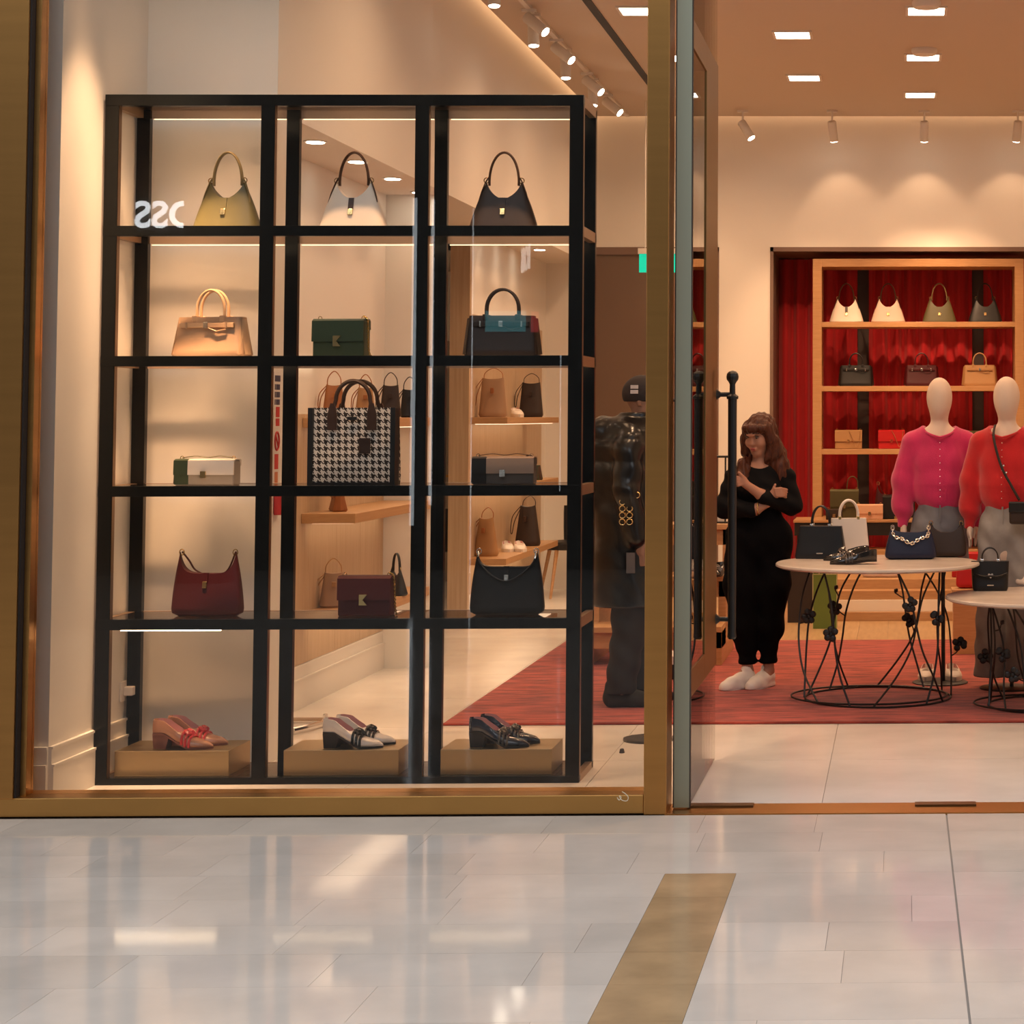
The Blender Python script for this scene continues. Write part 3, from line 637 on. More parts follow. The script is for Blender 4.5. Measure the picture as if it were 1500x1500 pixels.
# ------------------------------------------------------------------ shoes (local: toe towards +x, sole at z = 0)
def shoe(name, label, mats, loc, rz=0, L=.25, heel=.058, group=None, kind='loafer', sc=1.0, mirror=1):
    up, sole, lining, trim = mats; t = thing(name, label, 'shoe', loc, rz, group, sc); N = 26
    def prof(s):
        zb = heel * (1 - min(1, max(0, (s - .22) / .42)) ** .9 * 1.0) if heel > 0 else 0; zb = zb * (1 if s < .64 else 0) + .006
        w = (.030 + .013 * math.sin(PI * min(1, s / .9)) + .010 * max(0, math.sin(PI * min(1, max(0, (s - .35) / .6))))) * (1 - max(0, (s - .80) / .2) ** 2.2 * .78) * (.75 + .25 * min(1, s / .08) ** .5)
        top = (.062 if s < .05 else .062 - .016 * min(1, (s - .05) / .4)) if s < .50 else .052 - .030 * min(1, (s - .5) / .45) ** 1.1
        if kind == 'sneaker': top += .012 * (1 - s)
        if s > .93: top *= max(.35, 1 - (s - .93) / .07 * .6)
        return zb, w, top
    loops = []; lin_q = []; up_q = []
    for i in range(N + 1):
        s = i / N; zb, w, h = prof(s); op = max(0, min(1, min((s - .015) / .05, (.50 - s) / .08))); zi = zb + .010
        sec = []
        for y, zc, yo, zo in ((-.82, 0, -.82, 0), (-1, .28, -1, .28), (-.95, .62, -.96, .62), (-.74, .88, -.88, .97), (-.45, .98, -.78, 1.0), (-.30, 1.0, -.70, .72), (0, 1.02, 0, None), (.30, 1.0, .70, .72), (.45, .98, .78, 1.0), (.74, .88, .88, .97), (.95, .62, .96, .62), (1, .28, 1, .28), (.82, 0, .82, 0)):
            zz = zb + zc * h; zop = zi if zo is None else zb + zo * h
            if abs(yo) == .70: zop = zi + .004
            sec.append((L * (s - .0), mirror * w * (y + (yo - y) * op), zz + (zop - zz) * op))
        loops.append(sec)
    v = [p for l in loops for p in l]; n = 13
    for i in range(N):
        for j in range(n - 1):
            q = (i * n + j, i * n + j + 1, (i + 1) * n + j + 1, (i + 1) * n + j)
            (lin_q if (1 <= i < N * .47 and 4 <= j <= 7) else up_q).append(q)
    up_q += [tuple(range(n)), tuple(N * n + j for j in range(n))]
    MB().add(v, up_q).build('upper', up, t, smooth=True); MB().add(v, lin_q).build('lining', lining, t, smooth=True)
    sl = []; th = .006 if kind != 'sneaker' else .026
    for i in range(N + 1):
        s = i / N; zb, w, h = prof(s); sl.append([(L * s, -w * .97, zb + .003), (L * s, w * .97, zb + .003), (L * s, w * .95, zb - th), (L * s, -w * .95, zb - th)])
    if kind == 'sneaker': sl = [[(x, y * 1.06, (0 if z < .006 else .026)) for x, y, z in q] for q in sl]
    MB().loops(sl).build('sole', sole, t)
    if heel > .02: MB().loops([[(L * a, -.026, z), (L * b, -.030, z), (L * b, .030, z), (L * a, .026, z)] for a, b, z in ((.02, .24, 0), (.0, .30, heel + .003))]).build('heel', sole, t, bevel=.002)
    if kind == 'loafer':
        b = MB()
        for s in (.54, .60, .66):
            zb, w, h = prof(s); b.tube([(L * s, mirror * w * 1.04 * math.cos(a), zb + .004 + h * 1.06 * max(0, math.sin(a)) ** .55) for a in [PI * k / 14 for k in range(15)]], .0065, 6)
        bo = b.build('vamp_strap', trim, t, smooth=True)
        zb, w, h = prof(.58); k = MB()
        for q in (-1, 1): k.tube(spline([(L * .57, 0, zb + h + .006), (L * .55, q * .016, zb + h + .014), (L * .60, q * .024, zb + h + .006), (L * .63, q * .012, zb + h + .006)], 5), [.011] * 16, 6)
        k.sphere((L * .59, 0, zb + h + .008), .011); k.build('bow', trim, t, smooth=True)
    else:
        k = MB()
        for s in (.46, .52, .58, .64): zb, w, h = prof(s); k.tube([(L * s, -w * .5, zb + h * .97), (L * s, 0, zb + h * 1.06), (L * s, w * .5, zb + h * .97)], .003, 5)
        k.build('laces', up, t)
    return t
# ------------------------------------------------------------------ black display rack in the window
RY0, RY1 = 8.79, 9.19
rack = thing('display_rack', 'tall black lacquered open display rack with smoked glass shelves behind the window', 'display rack', (-2.4, RY0, 0))
RO = Matrix.Translation((2.4, -RY0, 0))
def rp(mb, name, m, bevel=0, par=None, label=None): return mb.xf(RO).build(name, m, par or rack, bevel=bevel, label=label)
zTop = PY_(500, 138.5, RY0).z
postx = []
for a, b in ((154.5, 175), (383, 403), (608.8, 628.5), (835, 852.4)): postx.append((PY_(a, 145, RY0).x, PY_(b, 145, RY0).x))
PW = .06
for x0, x1 in postx:
    x1 = x0 + PW
    rp(box(x0, x1, RY0, RY0 + .035, 0, zTop - .05), 'post', BLACK, .001)
    rp(box(x0, x1, RY1 - .035, RY1 - .0005, 0, zTop - .012), 'post', BLACK, .001)
    for xi in (x0 - .0012, x1): rp(box(xi, xi + .0012, RY0 + .004, RY0 + .034, .03, zTop - .05), 'bronze_edge', BRONZE)
X0, X1 = postx[0][0], postx[3][0] + PW
BY = (330.5, 521, 711.5, 906.5)          # top edges of the front bars in the photo
SH = []
def rail(z1, th=.046):
    rp(box(X0 - .0005, X1 + .0005, RY0 - .001, RY0 + .036, z1 - th, z1), 'front_rail', BLACK, .001)
    rp(box(X0, X1, RY1 - .012, RY1 + .0005, z1 - th, z1), 'rear_rail', FASCIA)
    for xa in (X0, X1 - .03): rp(box(xa, xa + .03, RY0 + .036, RY1 - .012, z1 - th, z1), 'side_rail', M('rack_side_bronze', (.42, .28, .17), .35, .7))
rail(zTop, .05)
rp(box(X0 + .03, X1 - .03, RY0 + .036, RY1 - .012, zTop - .012, zTop - .004), 'top_glass', SMOKE)
for y in BY:
    z = PY_(500, y, RY0).z; SH.append(z); rail(z)
    rp(box(X0 + .03, X1 - .03, RY0 + .036, RY1 - .012, z - .012, z - .0015), 'shelf', SMOKE)
rail(.03, .03); rp(box(X0 + .03, X1 - .03, RY0 + .036, RY1 - .012, .018, .0285), 'shelf', SMOKE)
RLED = emis('rail_led', (1.0, .72, .46), 15.0)
# light strips: along the back of the upper shelves, under the front of the lowest
for z in (zTop, SH[0]): 
    for i in range(3): rp(box(postx[i][0] + PW + .01, postx[i + 1][0] - .01, RY1 - .012, RY1 - .004, z - .0545, z - .050), 'light_strip', LEDS)
for i in range(3):
    a = postx[i][0] + PW + .03
    dz = 0 if i == 0 else .012
    rp(box(a, postx[i + 1][0] - .16, RY0 + .05, RY0 + .058, SH[3] - .055 + dz, SH[3] - .050 + dz), 'light_strip', RLED)
    rp(box(a, postx[i + 1][0] - .16, RY0 + .05, RY0 + .062, SH[3] - .050 + dz, SH[3] - .012), 'strip_holder', BLACK)
for z in (zTop - .004, SH[0], SH[1], SH[2]):
    for i in range(3): rp(box(postx[i][0] + PW + .02, postx[i + 1][0] - .02, RY0 + .0385, RY0 + .045, z - .040, z - .034), 'light_strip', RLED)  # hidden strips added behind the upper front rails to warm the pier
# gold plinths
PLZ = .1375
for i, (a, b, lb) in enumerate(((167.5, 335, 'brushed brass plinth carrying the nude heeled loafers'), (415, 584, 'brushed brass plinth carrying the white heeled loafers'), (645, 808, 'brushed brass plinth carrying the navy heeled loafers'))):
    x0 = PY_(a, 1118, RY0 + .06).x; x1 = PY_(b, 1118, RY0 + .06).x
    tag(box(x0, x1, RY0 + .06, RY1 - .05, .0285, PLZ).build('plinth', PLINTH, None, bevel=.002), lb, 'plinth')
# ------------------------------------------------------------------ goods on the rack
def onshelf(px, k, dy=.0): return (PY_(px, 500, RY0 + .17).x, RY0 + .17 + dy, SH[k] - .0015)
L_ = leather
olive = L_('olive_leather', (.088, .076, .030)); oliveh = L_('olive_handle', (.20, .15, .07)); cream = L_('cream_leather', (.74, .64, .54)); brown = L_('dark_brown_leather', (.05, .022, .012)); espresso = L_('espresso_leather', (.030, .017, .012), .5)
tan = L_('taupe_leather', (.36, .225, .135)); tanh = L_('taupe_handle', (.52, .33, .19)); blackl = L_('black_leather', (.011, .010, .010)); blackb = L_('blue_black_leather', (.014, .016, .02), .36)
green = L_('bottle_green_leather', (.040, .062, .030)); greend = L_('dark_green_leather', (.024, .042, .022)); wine = L_('wine_leather', (.052, .004, .006)); burg = L_('burgundy_velvet_leather', (.078, .008, .009), .6)
blush = L_('blush_leather', (.60, .44, .36)); whitel = L_('white_leather', (.78, .70, .62)); taupe2 = L_('mink_leather', (.30, .21, .16)); red = L_('red_leather', (.42, .010, .012)); navy = L_('navy_leather', (.012, .016, .045)); cognac = L_('cognac_leather', (.32, .115, .035))
camel = L_('camel_leather', (.40, .22, .095)); peach = L_('peach_leather', (.72, .42, .27))
yb = lambda x: PY_(x, 900, RY0).x
def rackx(px, k):
    yv = (332, 522, 712, 905)[k]; return PY_(px, yv, RY0 + .17).x
def rk(px, k, dy=0): return (rackx(px, k), RY0 + .17 + dy, SH[k] - .0015)
hobo('handbag', 'olive green hobo bag with arched handle on the top rack shelf', (olive, oliveh, GOLD), rk(333, 0), -.10, 1.0)
hobo('handbag', 'cream hobo bag with dark brown handle on the top rack shelf', (cream, brown, GOLD), rk(518, 0), -.06, 1.0, dark_tab=brown)
hobo('handbag', 'espresso brown hobo bag with gold lock on the top rack shelf', (espresso, brown, GOLD), rk(738, 0), .05, 1.0)
satchel('handbag', 'taupe belted satchel with short rolled handles on the black rack', (tan, tanh, SILVER), rk(311, 1), -.16, 1.06, h=.17)
satchel('handbag', 'black belted satchel with silver lock on the black rack', (espresso, espresso, SILVER), rk(736, 1), .04, 1.0, w=.34, h=.185, buckles=True, handle=(.072, .12))
flapbag('handbag', 'bottle green flap bag with chain strap and gold clasp on the rack', (green, greend, GOLD), rk(500, 1), -.08, w=.235, h=.172)
flapbag('handbag', 'low green and cream two-tone clutch with flap on the rack', (M('clutch_grey', (.30, .26, .22), .5), olive, GOLD), rk(304, 2), -.05, w=.27, h=.118, d=.08, clasp='bar', chain_side=0, two=(whitel, green), strap_top=True, side=wine)
flapbag('handbag', 'low black and mink two-tone clutch with flap on the rack', (M('clutch_dark', (.075, .065, .06), .5), brown, SILVER), rk(739, 2), .0, w=.275, h=.125, d=.08, clasp='bar', chain_side=0, two=(taupe2, blackl), strap_top=True, side=brown)
shoulder('handbag', 'wine red shoulder bag with raised horns on the lower rack shelf', (wine, wine, GOLD), rk(304, 3), -.1, w=.325, Hs=.285, Hc=.19)
flapbag('handbag', 'burgundy flap bag with angular gold clasp on the lower rack shelf', (burg, burg, GOLD), rk(537, 3), -.02, w=.235, h=.178)
shoulder('handbag', 'large black shoulder bag with thin strap draped across its front', (blackl, blackl, SILVER), rk(743, 3), .0, w=.335, Hs=.285, Hc=.215, drape=True, p=7)
# houndstooth tote
hm_ = bpy.data.materials.new('houndstooth_weave'); hm_.use_nodes = True; nt = hm_.node_tree; LK = nt.links.new
tc = nt.nodes.new('ShaderNodeTexCoord'); sep = nt.nodes.new('ShaderNodeSeparateXYZ'); LK(tc.outputs['Object'], sep.inputs[0])
def mth(op, a, b=None, c=None):
    n = nt.nodes.new('ShaderNodeMath'); n.operation = op
    for i, q in enumerate((a, b, c)):
        if q is None: continue
        if isinstance(q, (int, float)): n.inputs[i].default_value = q
        else: LK(q, n.inputs[i])
    return n.outputs[0]
pit = .0305 / 8
ix = mth('FLOOR', mth('DIVIDE', mth('ADD', sep.outputs[0], mth('ADD', sep.outputs[1], 5.0)), pit)); iz = mth('FLOOR', mth('DIVIDE', mth('ADD', sep.outputs[2], 5.0), pit))
wa = mth('LESS_THAN', mth('FLOORED_MODULO', ix, 8), 4); wb_ = mth('LESS_THAN', mth('FLOORED_MODULO', iz, 8), 4); tp = mth('LESS_THAN', mth('FLOORED_MODULO', mth('ADD', ix, iz), 4), 2)
fac = mth('ADD', mth('MULTIPLY', wa, tp), mth('MULTIPLY', wb_, mth('SUBTRACT', 1, tp)))
mx = nt.nodes.new('ShaderNodeMix'); mx.data_type = 'RGBA'; LK(fac, mx.inputs[0]); mx.inputs[6].default_value = (.72, .64, .56, 1); mx.inputs[7].default_value = (.02, .012, .01, 1)
LK(mx.outputs[2], nt.nodes['Principled BSDF'].inputs[0]); nt.nodes['Principled BSDF'].inputs['Roughness'].default_value = .85
lo = rk(521, 2); tt = thing('tote_bag', 'large black and white houndstooth tote with dark leather handles on the rack', 'tote bag', lo, -.07)
Wt, Ht, Dt = .385, .345, .12
body(Wt, Wt * .95, Dt, Dt * .8, Ht, Ht, 2, 14, rb=.004, nz=5).build('body', hm_, tt, smooth=True)
for s in (-1, 1): MB().box(s * Wt * .487 - .012, s * Wt * .487 + .010, -Dt / 2 - .003, -Dt / 2 + .06, .0, Ht).build('edge_trim', blackl, tt)
MB().box(-Wt / 2 + .01, Wt / 2 - .01, -Dt / 2 - .002, Dt / 2 + .002, 0, .012).build('base_trim', blackl, tt)
for s in (-1, 1):
    pth = [(-.090, s * Dt * .43, Ht - .09), (-.086, s * Dt * .44, Ht)] + arc(0, Ht + .035, .078, .085, PI, 0, 16, s * Dt * .40) + [(.086, s * Dt * .44, Ht), (.090, s * Dt * .43, Ht - .09)]
    MB().tube(pth, .0095, 8).build('handle', brown, tt, smooth=True)
    for q in (-1, 1):
        MB().prism([(q * .09 - .021, Ht - .10), (q * .09 + .021, Ht - .10), (q * .09 + .021, Ht - .03), (q * .088 + .010, Ht + .02), (q * .088 - .010, Ht + .02), (q * .09 - .021, Ht - .03)][::1], s * Dt * .5 - .004, s * Dt * .5 + .004).build('handle_patch', brown, tt)
MB().box(-.022, .022, -Dt * .5 - .003, -Dt * .5 + .004, Ht - .055, Ht - .040).build('nameplate', blackl, tt, bevel=.002)
MB().box(.035, .087, -Dt * .5 - .010, -Dt * .5 - .002, Ht - .205, Ht - .135).build('hang_tag', brown, tt, bevel=.003)
# heeled loafers on the plinths
nude = M('nude_patent', (.50, .24, .15), .25, coat=.5); pinkp = M('pink_lining', (.62, .32, .30), .5); redp = M('red_patent', (.62, .06, .07), .2, coat=.6)
nudes = M('dusky_sole', (.22, .08, .06), .4); wpat = M('white_patent', (.80, .73, .68), .25, coat=.4); bsole = M('black_sole', (.014, .011, .011), .4); navp = M('navy_patent', (.020, .024, .045), .12, coat=.8)
blk = M('black_patent', (.012, .011, .011), .15, coat=.7)
for i, (px, cs) in enumerate(((225, (nude, nudes, pinkp, redp)), (474, (wpat, bsole, pinkp, blk)), (688, (navp, bsole, pinkp, M('pewter_patent', (.10, .085, .075), .2, .3, coat=.6))))):
    g = ('nude', 'white', 'navy')[i]
    x = PY_(px, 1092, RY0 + .13).x
    shoe('heeled_loafer', g + ' patent block heel loafer with bow, front one of its pair', cs, (x, RY0 + .14, PLZ), -.06, .265, .062, 'heeled loafers on the brass plinths')
    shoe('heeled_loafer', g + ' patent block heel loafer with bow, rear one of its pair', cs, (x + .030, RY0 + .232, PLZ), -.03, .265, .062, 'heeled loafers on the brass plinths', mirror=-1)
# ------------------------------------------------------------------ rug
r0 = PZ_(655, 1059, 0); RUGX = r0.x; RUGY0 = PZ_(1250, 1060.5, 0).y; RUGY1 = 14.19
tag(box(RUGX, 2.6, RUGY0, RUGY1, .001, .014).build('rug', CARPET, None, bevel=.004), 'large coral red rug with a brushed pile on the shop floor', 'rug')
# ------------------------------------------------------------------ notices on the wall pier beside the rack
nt_ = thing('fire_notice', 'narrow strip of red and blue fire notices on the cream pier', 'notice', (XL, 9.34, 1.3))
NAVYP = M('notice_blue', (.03, .035, .09), .5); REDP = M('notice_red', (.55, .03, .03), .5); WHP = M('notice_white', (.75, .70, .66), .5)
def nbox(y0, y1, pxa, pxb, m, nm='panel', t=.003):
    za = PX_(407, pxa, XL).z - 1.3; zb_ = PX_(407, pxb, XL).z - 1.3; return box(0, t, y0 - 9.34, y1 - 9.34, zb_, za).build(nm, m, nt_)
nbox(9.305, 9.40, 545, 712, WHP, 'backing', .002)
nbox(9.315, 9.395, 550, 559, NAVYP)
for i in range(3): nbox(9.335, 9.39, 563 + i * 11, 571 + i * 11, NAVYP); nbox(9.315, 9.328, 563 + i * 11, 571 + i * 11, NAVYP)
nbox(9.335, 9.39, 596, 611, REDP); nbox(9.335, 9.39, 613, 624, REDP)
z_ = PX_(407, 646, XL).z - 1.3
MB().tube([(.004, .0125 + .030 * math.cos(a), z_ + .042 * math.sin(a)) for a in [2 * PI * i / 20 for i in range(20)]], .005, 6, closed=True).build('prohibition_ring', REDP, nt_)
MB().tube([(.004, .0125 - .022, z_ + .03), (.004, .0125 + .022, z_ - .03)], .004, 6).build('prohibition_bar', REDP, nt_)
nbox(9.325, 9.38, 665, 687, REDP); nbox(9.33, 9.375, 691, 710, M('notice_orange', (.6, .20, .09), .5))
al = thing('alarm_box', 'red fire alarm box below the notices', 'alarm box', (XL, 9.36, PX_(407, 738, XL).z))
box(0, .035, -.035, .035, -.05, .05).build('case', REDP, al, bevel=.004); box(.035, .038, -.018, .018, -.02, .02).build('glass_plate', WHP, al)
# ------------------------------------------------------------------ wooden wall shelves, two bays
XB = -3.02
BH = (.52, 1.07, 1.60)
def board(y0, y1, z, label, th=.05):
    t = thing('wall_shelf', label, 'shelf', (XA + .012, y0, z))
    MB().slab([(0, 0), (XB - XA - .012 - .0, 0), (XB - XA - .012, y1 - y0), (0, y1 - y0)], -th, 0).build('board', WOODX, t, bevel=.003)
    box(.03, XB - XA - .05, .1, y1 - y0 - .1, -th - .006, -th).build('light_strip', LEDS, t); return t
yA = 11.05
for z, q in zip(BH, ('low', 'middle', 'upper')): board(yA, UA1 - .1, z, q + ' oak wall shelf in the bay beside the pier', .055)
for z, q in zip(BH, ('low', 'middle', 'upper')): board(UB0 + .065, 17.55, z, q + ' oak wall shelf in the bay nearest the rear wall')
wlt = thing('alcove_fill_light', 'unseen fill light strip added above the upper oak shelf by the pier', 'fill light', (XA, 10.35, PX_(445, 529, XA).z - .01))  # added light, hidden behind a rack bar, brightens the alcove wall below
box(0, .02, 0, .9, 0, .02).build('diffuser', LED, wlt); box(0, .03, 0, .9, .02, .03).build('housing', WHITEM, wlt)
def onboard(px, k, Y, py=None):
    x = PY_(px, (880, 740, 597)[k] if py is None else py, Y).x; return (min(max(x, XA + .09), XB - .06), Y, BH[k])
S3 = lambda a, b=None: (a, b or a, GOLD)
bucket('handbag', 'cognac bucket bag with dropped strap on the upper oak shelf', S3(cognac), onboard(489, 2, 11.35), .25, .13, .19, tw=.085)
bucket('handbag', 'camel bucket bag behind the houndstooth tote handles', S3(camel, cognac), onboard(535, 2, 11.75), .25, .12, .18, tw=.08)
bucket('handbag', 'dark brown bucket bag beside the camel one on oak shelf', S3(espresso), onboard(572, 2, 12.15), .25, .13, .20, tw=.09)
bucket('handbag', 'small black bucket bag at the end of the oak shelf', S3(blackl), onboard(600, 2, 12.5), .25, .12, .18, tw=.085)
satchel('handbag', 'cognac leather bag lying low on the middle oak shelf', S3(cognac), (XA + .13, 11.35, BH[1]), -PI / 2 + .4, .62)
bucket('handbag', 'tan bag with hanging strap behind the burgundy flap bag', S3(tan, camel), onboard(480, 0, 11.42, 880), .3, .16, .20, tw=.10)
hobo('handbag', 'black shoulder bag on the low oak shelf past the burgundy one', (blackl, blackl, GOLD), onboard(590, 0, 12.2, 870), -.9, .72)
shoe('sneaker', 'grey slip-on shoe on the low oak shelf', (taupe2, whitel, blackl, taupe2), (XA + .17, 11.75, BH[0]), 1.0, .24, 0, kind='sneaker')
UY = UB0 + .25
bucket('handbag', 'large tan bucket bag on the upper oak shelf of the far bay', S3(tan, cognac), onboard(722, 2, UY + .1), .1, .22, .31, tw=.165)
bucket('handbag', 'dark brown tall bag on the upper oak shelf of the far bay', S3(espresso), onboard(778, 2, UY + 1.6), .1, .21, .30, tw=.15)
shoe('sneaker', 'white sneaker with dark mark on the upper oak shelf', (whitel, whitel, pinkp, blackl), (XA + .15, UY + .9, BH[2]), -1.2, .24, 0, kind='sneaker')
bucket('handbag', 'cream slouchy bag on the middle oak shelf of the far bay', S3(peach, cream), onboard(712, 1, UY + .1, 685), .2, .21, .15, tw=.13)
satchel('handbag', 'grey silver satchel with tall thin handles on the middle oak shelf', S3(M('pewter_leather', (.16, .14, .15), .3, .4), blackl), onboard(747, 1, UY + .75, 680), -.5, .62, handle=(.07, .16))
satchel('handbag', 'dark green satchel with drooping strap on the middle oak shelf', S3(greend, brown), onboard(775, 1, UY + 1.4, 680), -.4, .72)
bucket('handbag', 'camel bucket bag with long handle on the low oak shelf', S3(camel, cognac), onboard(712, 0, UY + .12, 812), -.2, .20, .30, tw=.11)
for i, px in enumerate((741, 757)): shoe('sneaker', 'white sneaker, ' + ('first' if i == 0 else 'second') + ' of the pair between the bucket bags', (whitel, whitel, pinkp, whitel), (XA + .12 + .10 * i, UY + .75, BH[0]), -1.25, .23, 0, 'white sneakers on the low oak shelf', kind='sneaker')
bucket('handbag', 'black bucket bag with long handle on the low oak shelf', S3(espresso, brown), onboard(773, 0, UY + 1.35, 800), -.2, .22, .34, tw=.13)
# dark chairs: one in the side room, one near the rear wall
def chair(label, loc, rz):
    t = thing('chair', label, 'chair', loc, rz)
    MB().slab([(.24 * math.cos(a), .23 * math.sin(a)) for a in [2 * PI * i / 20 for i in range(20)]], .42, .49).build('seat', blackl, t, bevel=.015)
    L = []
    for z, r in ((.47, .235), (.60, .25), (.74, .25), (.80, .235)):
        L.append([(r * math.cos(a) * q, r * math.sin(a) * q, z) for q in (1, .88) for a in ([PI * (.0 + i / 12) for i in range(13)] if q == 1 else [PI * (1 - i / 12) for i in range(13)])])
    MB().loops(L).build('backrest', blackl, t, smooth=True)
    for sx in (-1, 1):
        for sy in (-1, 1): MB().tube([(sx * .15, sy * .14, .43), (sx * .23, sy * .21, 0)], [.019, .012], 8).build('leg', WOOD, t)
    return t
p = PZ_(668, 876, 0); chair('black shell chair with oak legs in the side room', (p.x - .02, p.y, 0), 2.4)
p = PZ_(822, 872, 0); chair('black shell chair with oak legs beside the far oak shelves', (-2.98, min(p.y, 17.9), 0), -1.2)
# ------------------------------------------------------------------ rear niche: curtains, oak shelf unit
def curtain(x0, x1, y, label, z1):
    n = int((x1 - x0) / .012); L = []
    ph = random.random() * 6
    f = lambda x: .042 * math.sin(x * 40 + ph + 1.4 * math.sin(x * 6)) + .008 * math.sin(x * 87)
    for z in (.02, z1):
        L.append([(x0 + (x1 - x0) * i / n, y + f(x0 + (x1 - x0) * i / n) * (1.0 if z < 1 else .8), z) for i in range(n + 1)])
    v = L[0] + L[1] + [(a, b + .006, c) for a, b, c in L[0]] + [(a, b + .006, c) for a, b, c in L[1]]; k = n + 1
    fcs = [(i, i + 1, k + i + 1, k + i) for i in range(n)] + [(2 * k + i, 3 * k + i, 3 * k + i + 1, 2 * k + i + 1) for i in range(n)]
    return tag(MB().add(v, fcs).build('curtain', CURTAIN, None, smooth='all'), label, 'curtain')
CYY = NB - .10
g1a = PY_(1256, 500, CYY).x; g1b = PY_(1273, 500, CYY).x; g2a = PY_(1424, 500, CYY).x; g2b = PY_(1441, 500, CYY).x
curtain(n1 + .03, g1a, CYY - .03, 'red velvet curtain behind the woman, up to the first dark upright', zt - .05); curtain(g1b, g2a, CYY - .03, 'red velvet curtain between the two dark uprights', zt - .05); curtain(g2b, n1b - .03, CYY - .03, 'red velvet curtain past the second dark upright', zt - .05)
curtain(n2a + .03, n2b - .03, CYY - .03, 'red velvet curtain in the narrow niche beside the brown door', zt - .05)
for a, b, q in ((g1a, g1b, 'first'), (g2a, g2b, 'second')): tag(box(a - .01, b + .01, NB - .05, NB - .01, 0, zt - .05).build('upright', M('niche_upright', (.075, .055, .05), .5), None), 'dark grey upright in the gap after the %s red curtain' % q, 'upright')
UY0, UY1 = RW + .06, RW + .50
un = thing('shelf_unit', 'tall oak shelf unit standing before the red curtains', 'shelf unit', (0, UY0, 0))
def up_(mb, nm, m=WOOD): return mb.xf(Matrix.Translation((0, -UY0, 0))).build(nm, m, un, bevel=.002)
ux0 = PY_(1190.5, 500, UY0).x; ux1 = PY_(1500, 500, UY0).x; uz = PY_(1300, 379, UY0).z
up_(box(ux0, ux0 + .085, UY0, UY1, 0, uz), 'side_panel'); up_(box(ux1 - .085, ux1, UY0, UY1, 0, uz), 'side_panel'); up_(box(ux0 + .085, ux1 - .085, UY0, UY1, uz - .075, uz), 'top_panel')
RS = [PY_(1300, y, UY0).z for y in (471.5, 565.5, 658)]
for z in RS: up_(box(ux0 + .085, ux1 - .085, UY0 + .004, UY1, z - .048, z), 'shelf')
RS.append(PY_(1300, 757, UY0 + .1).z); up_(box(ux0 + .085, ux1 - .085, UY0 + .004, UY1, RS[3] - .048, RS[3]), 'shelf')
up_(box(ux0 + .085, ux1 - .085, UY0 + .004, UY1, .30, .35), 'shelf')
def onrear(px, k, dy=.2): return (PY_(px, (470, 564, 657, 757)[k], UY0 + dy).x, UY0 + dy, RS[k])
for px, (a, b, q) in zip((1240, 1301, 1376, 1443), ((cream, brown, 'cream'), (blush, brown, 'blush pink'), (olive, oliveh, 'olive green'), (blackl, blackl, 'black'))):
    hobo('handbag', q + ' hobo bag with arched handle on the rear oak unit', (a, b, GOLD), onrear(px, 0), .0, 1.07, 'hobo bags on the rear oak unit', detail=False, dark_tab=brown if q == 'cream' else None)
for px, (a, q) in zip((1254, 1350, 1435), ((blackl, 'black'), (wine, 'wine red'), (camel, 'camel'))):
    satchel('handbag', q + ' satchel with rolled handles on the rear oak unit', (a, a, SILVER), onrear(px, 1), 0, 1.0, 'satchels on the rear oak unit', h=.20, buckles=q != 'camel')
def crossflap(px, k, col, q, **kw):
    t = flapbag('handbag', q, (col, camel, GOLD), onrear(px, k), 0, chain_side=0, clasp='round', **kw)
    w, h = kw.get('w', .24), kw.get('h', .165)
    strap(spline([(-.0, -.05, h * .98), (w * .14, -.062, h * .62), (w * .28, -.064, h * .12), (w * .38, -.060, h * .35), (w * .44, -.052, h * .95)], 6), .010, .002, (0, 1, 0)).build('strap', camel, t); return t
crossflap(1243, 2, camel, 'camel flap bag with crossbody strap on the rear oak unit', w=.255, h=.18)
crossflap(1306, 2, red, 'red flap bag with crossbody strap on the rear oak unit', w=.25, h=.18)
crossflap(1429, 2, olive, 'olive flap bag between the two mannequins', w=.22, h=.17)
# narrow niche unit
nu = thing('shelf_unit', 'narrow oak shelf unit in the niche beside the brown door', 'shelf unit', (0, UY0, 0))
for a, b, c_, d in ((n2a + .03, n2a + .09, 0, uz), (n2b - .09, n2b - .03, 0, uz)): box(a, b, 0, UY1 - UY0, c_, d).build('side_panel', WOOD, nu)
for z in RS + [uz]: box(n2a + .09, n2b - .09, .004, UY1 - UY0, z - .05, z).build('shelf', WOOD, nu)
hobo('handbag', 'camel hobo bag in the narrow niche unit', (camel, brown, GOLD), ((n2a + n2b) / 2 + .02, UY0 + .2, RS[0]), 0, 1.0, detail=False)
flapbag('handbag', 'red flap bag low in the narrow niche unit', (red, red, GOLD), ((n2a + n2b) / 2, UY0 + .2, RS[2]), 0)
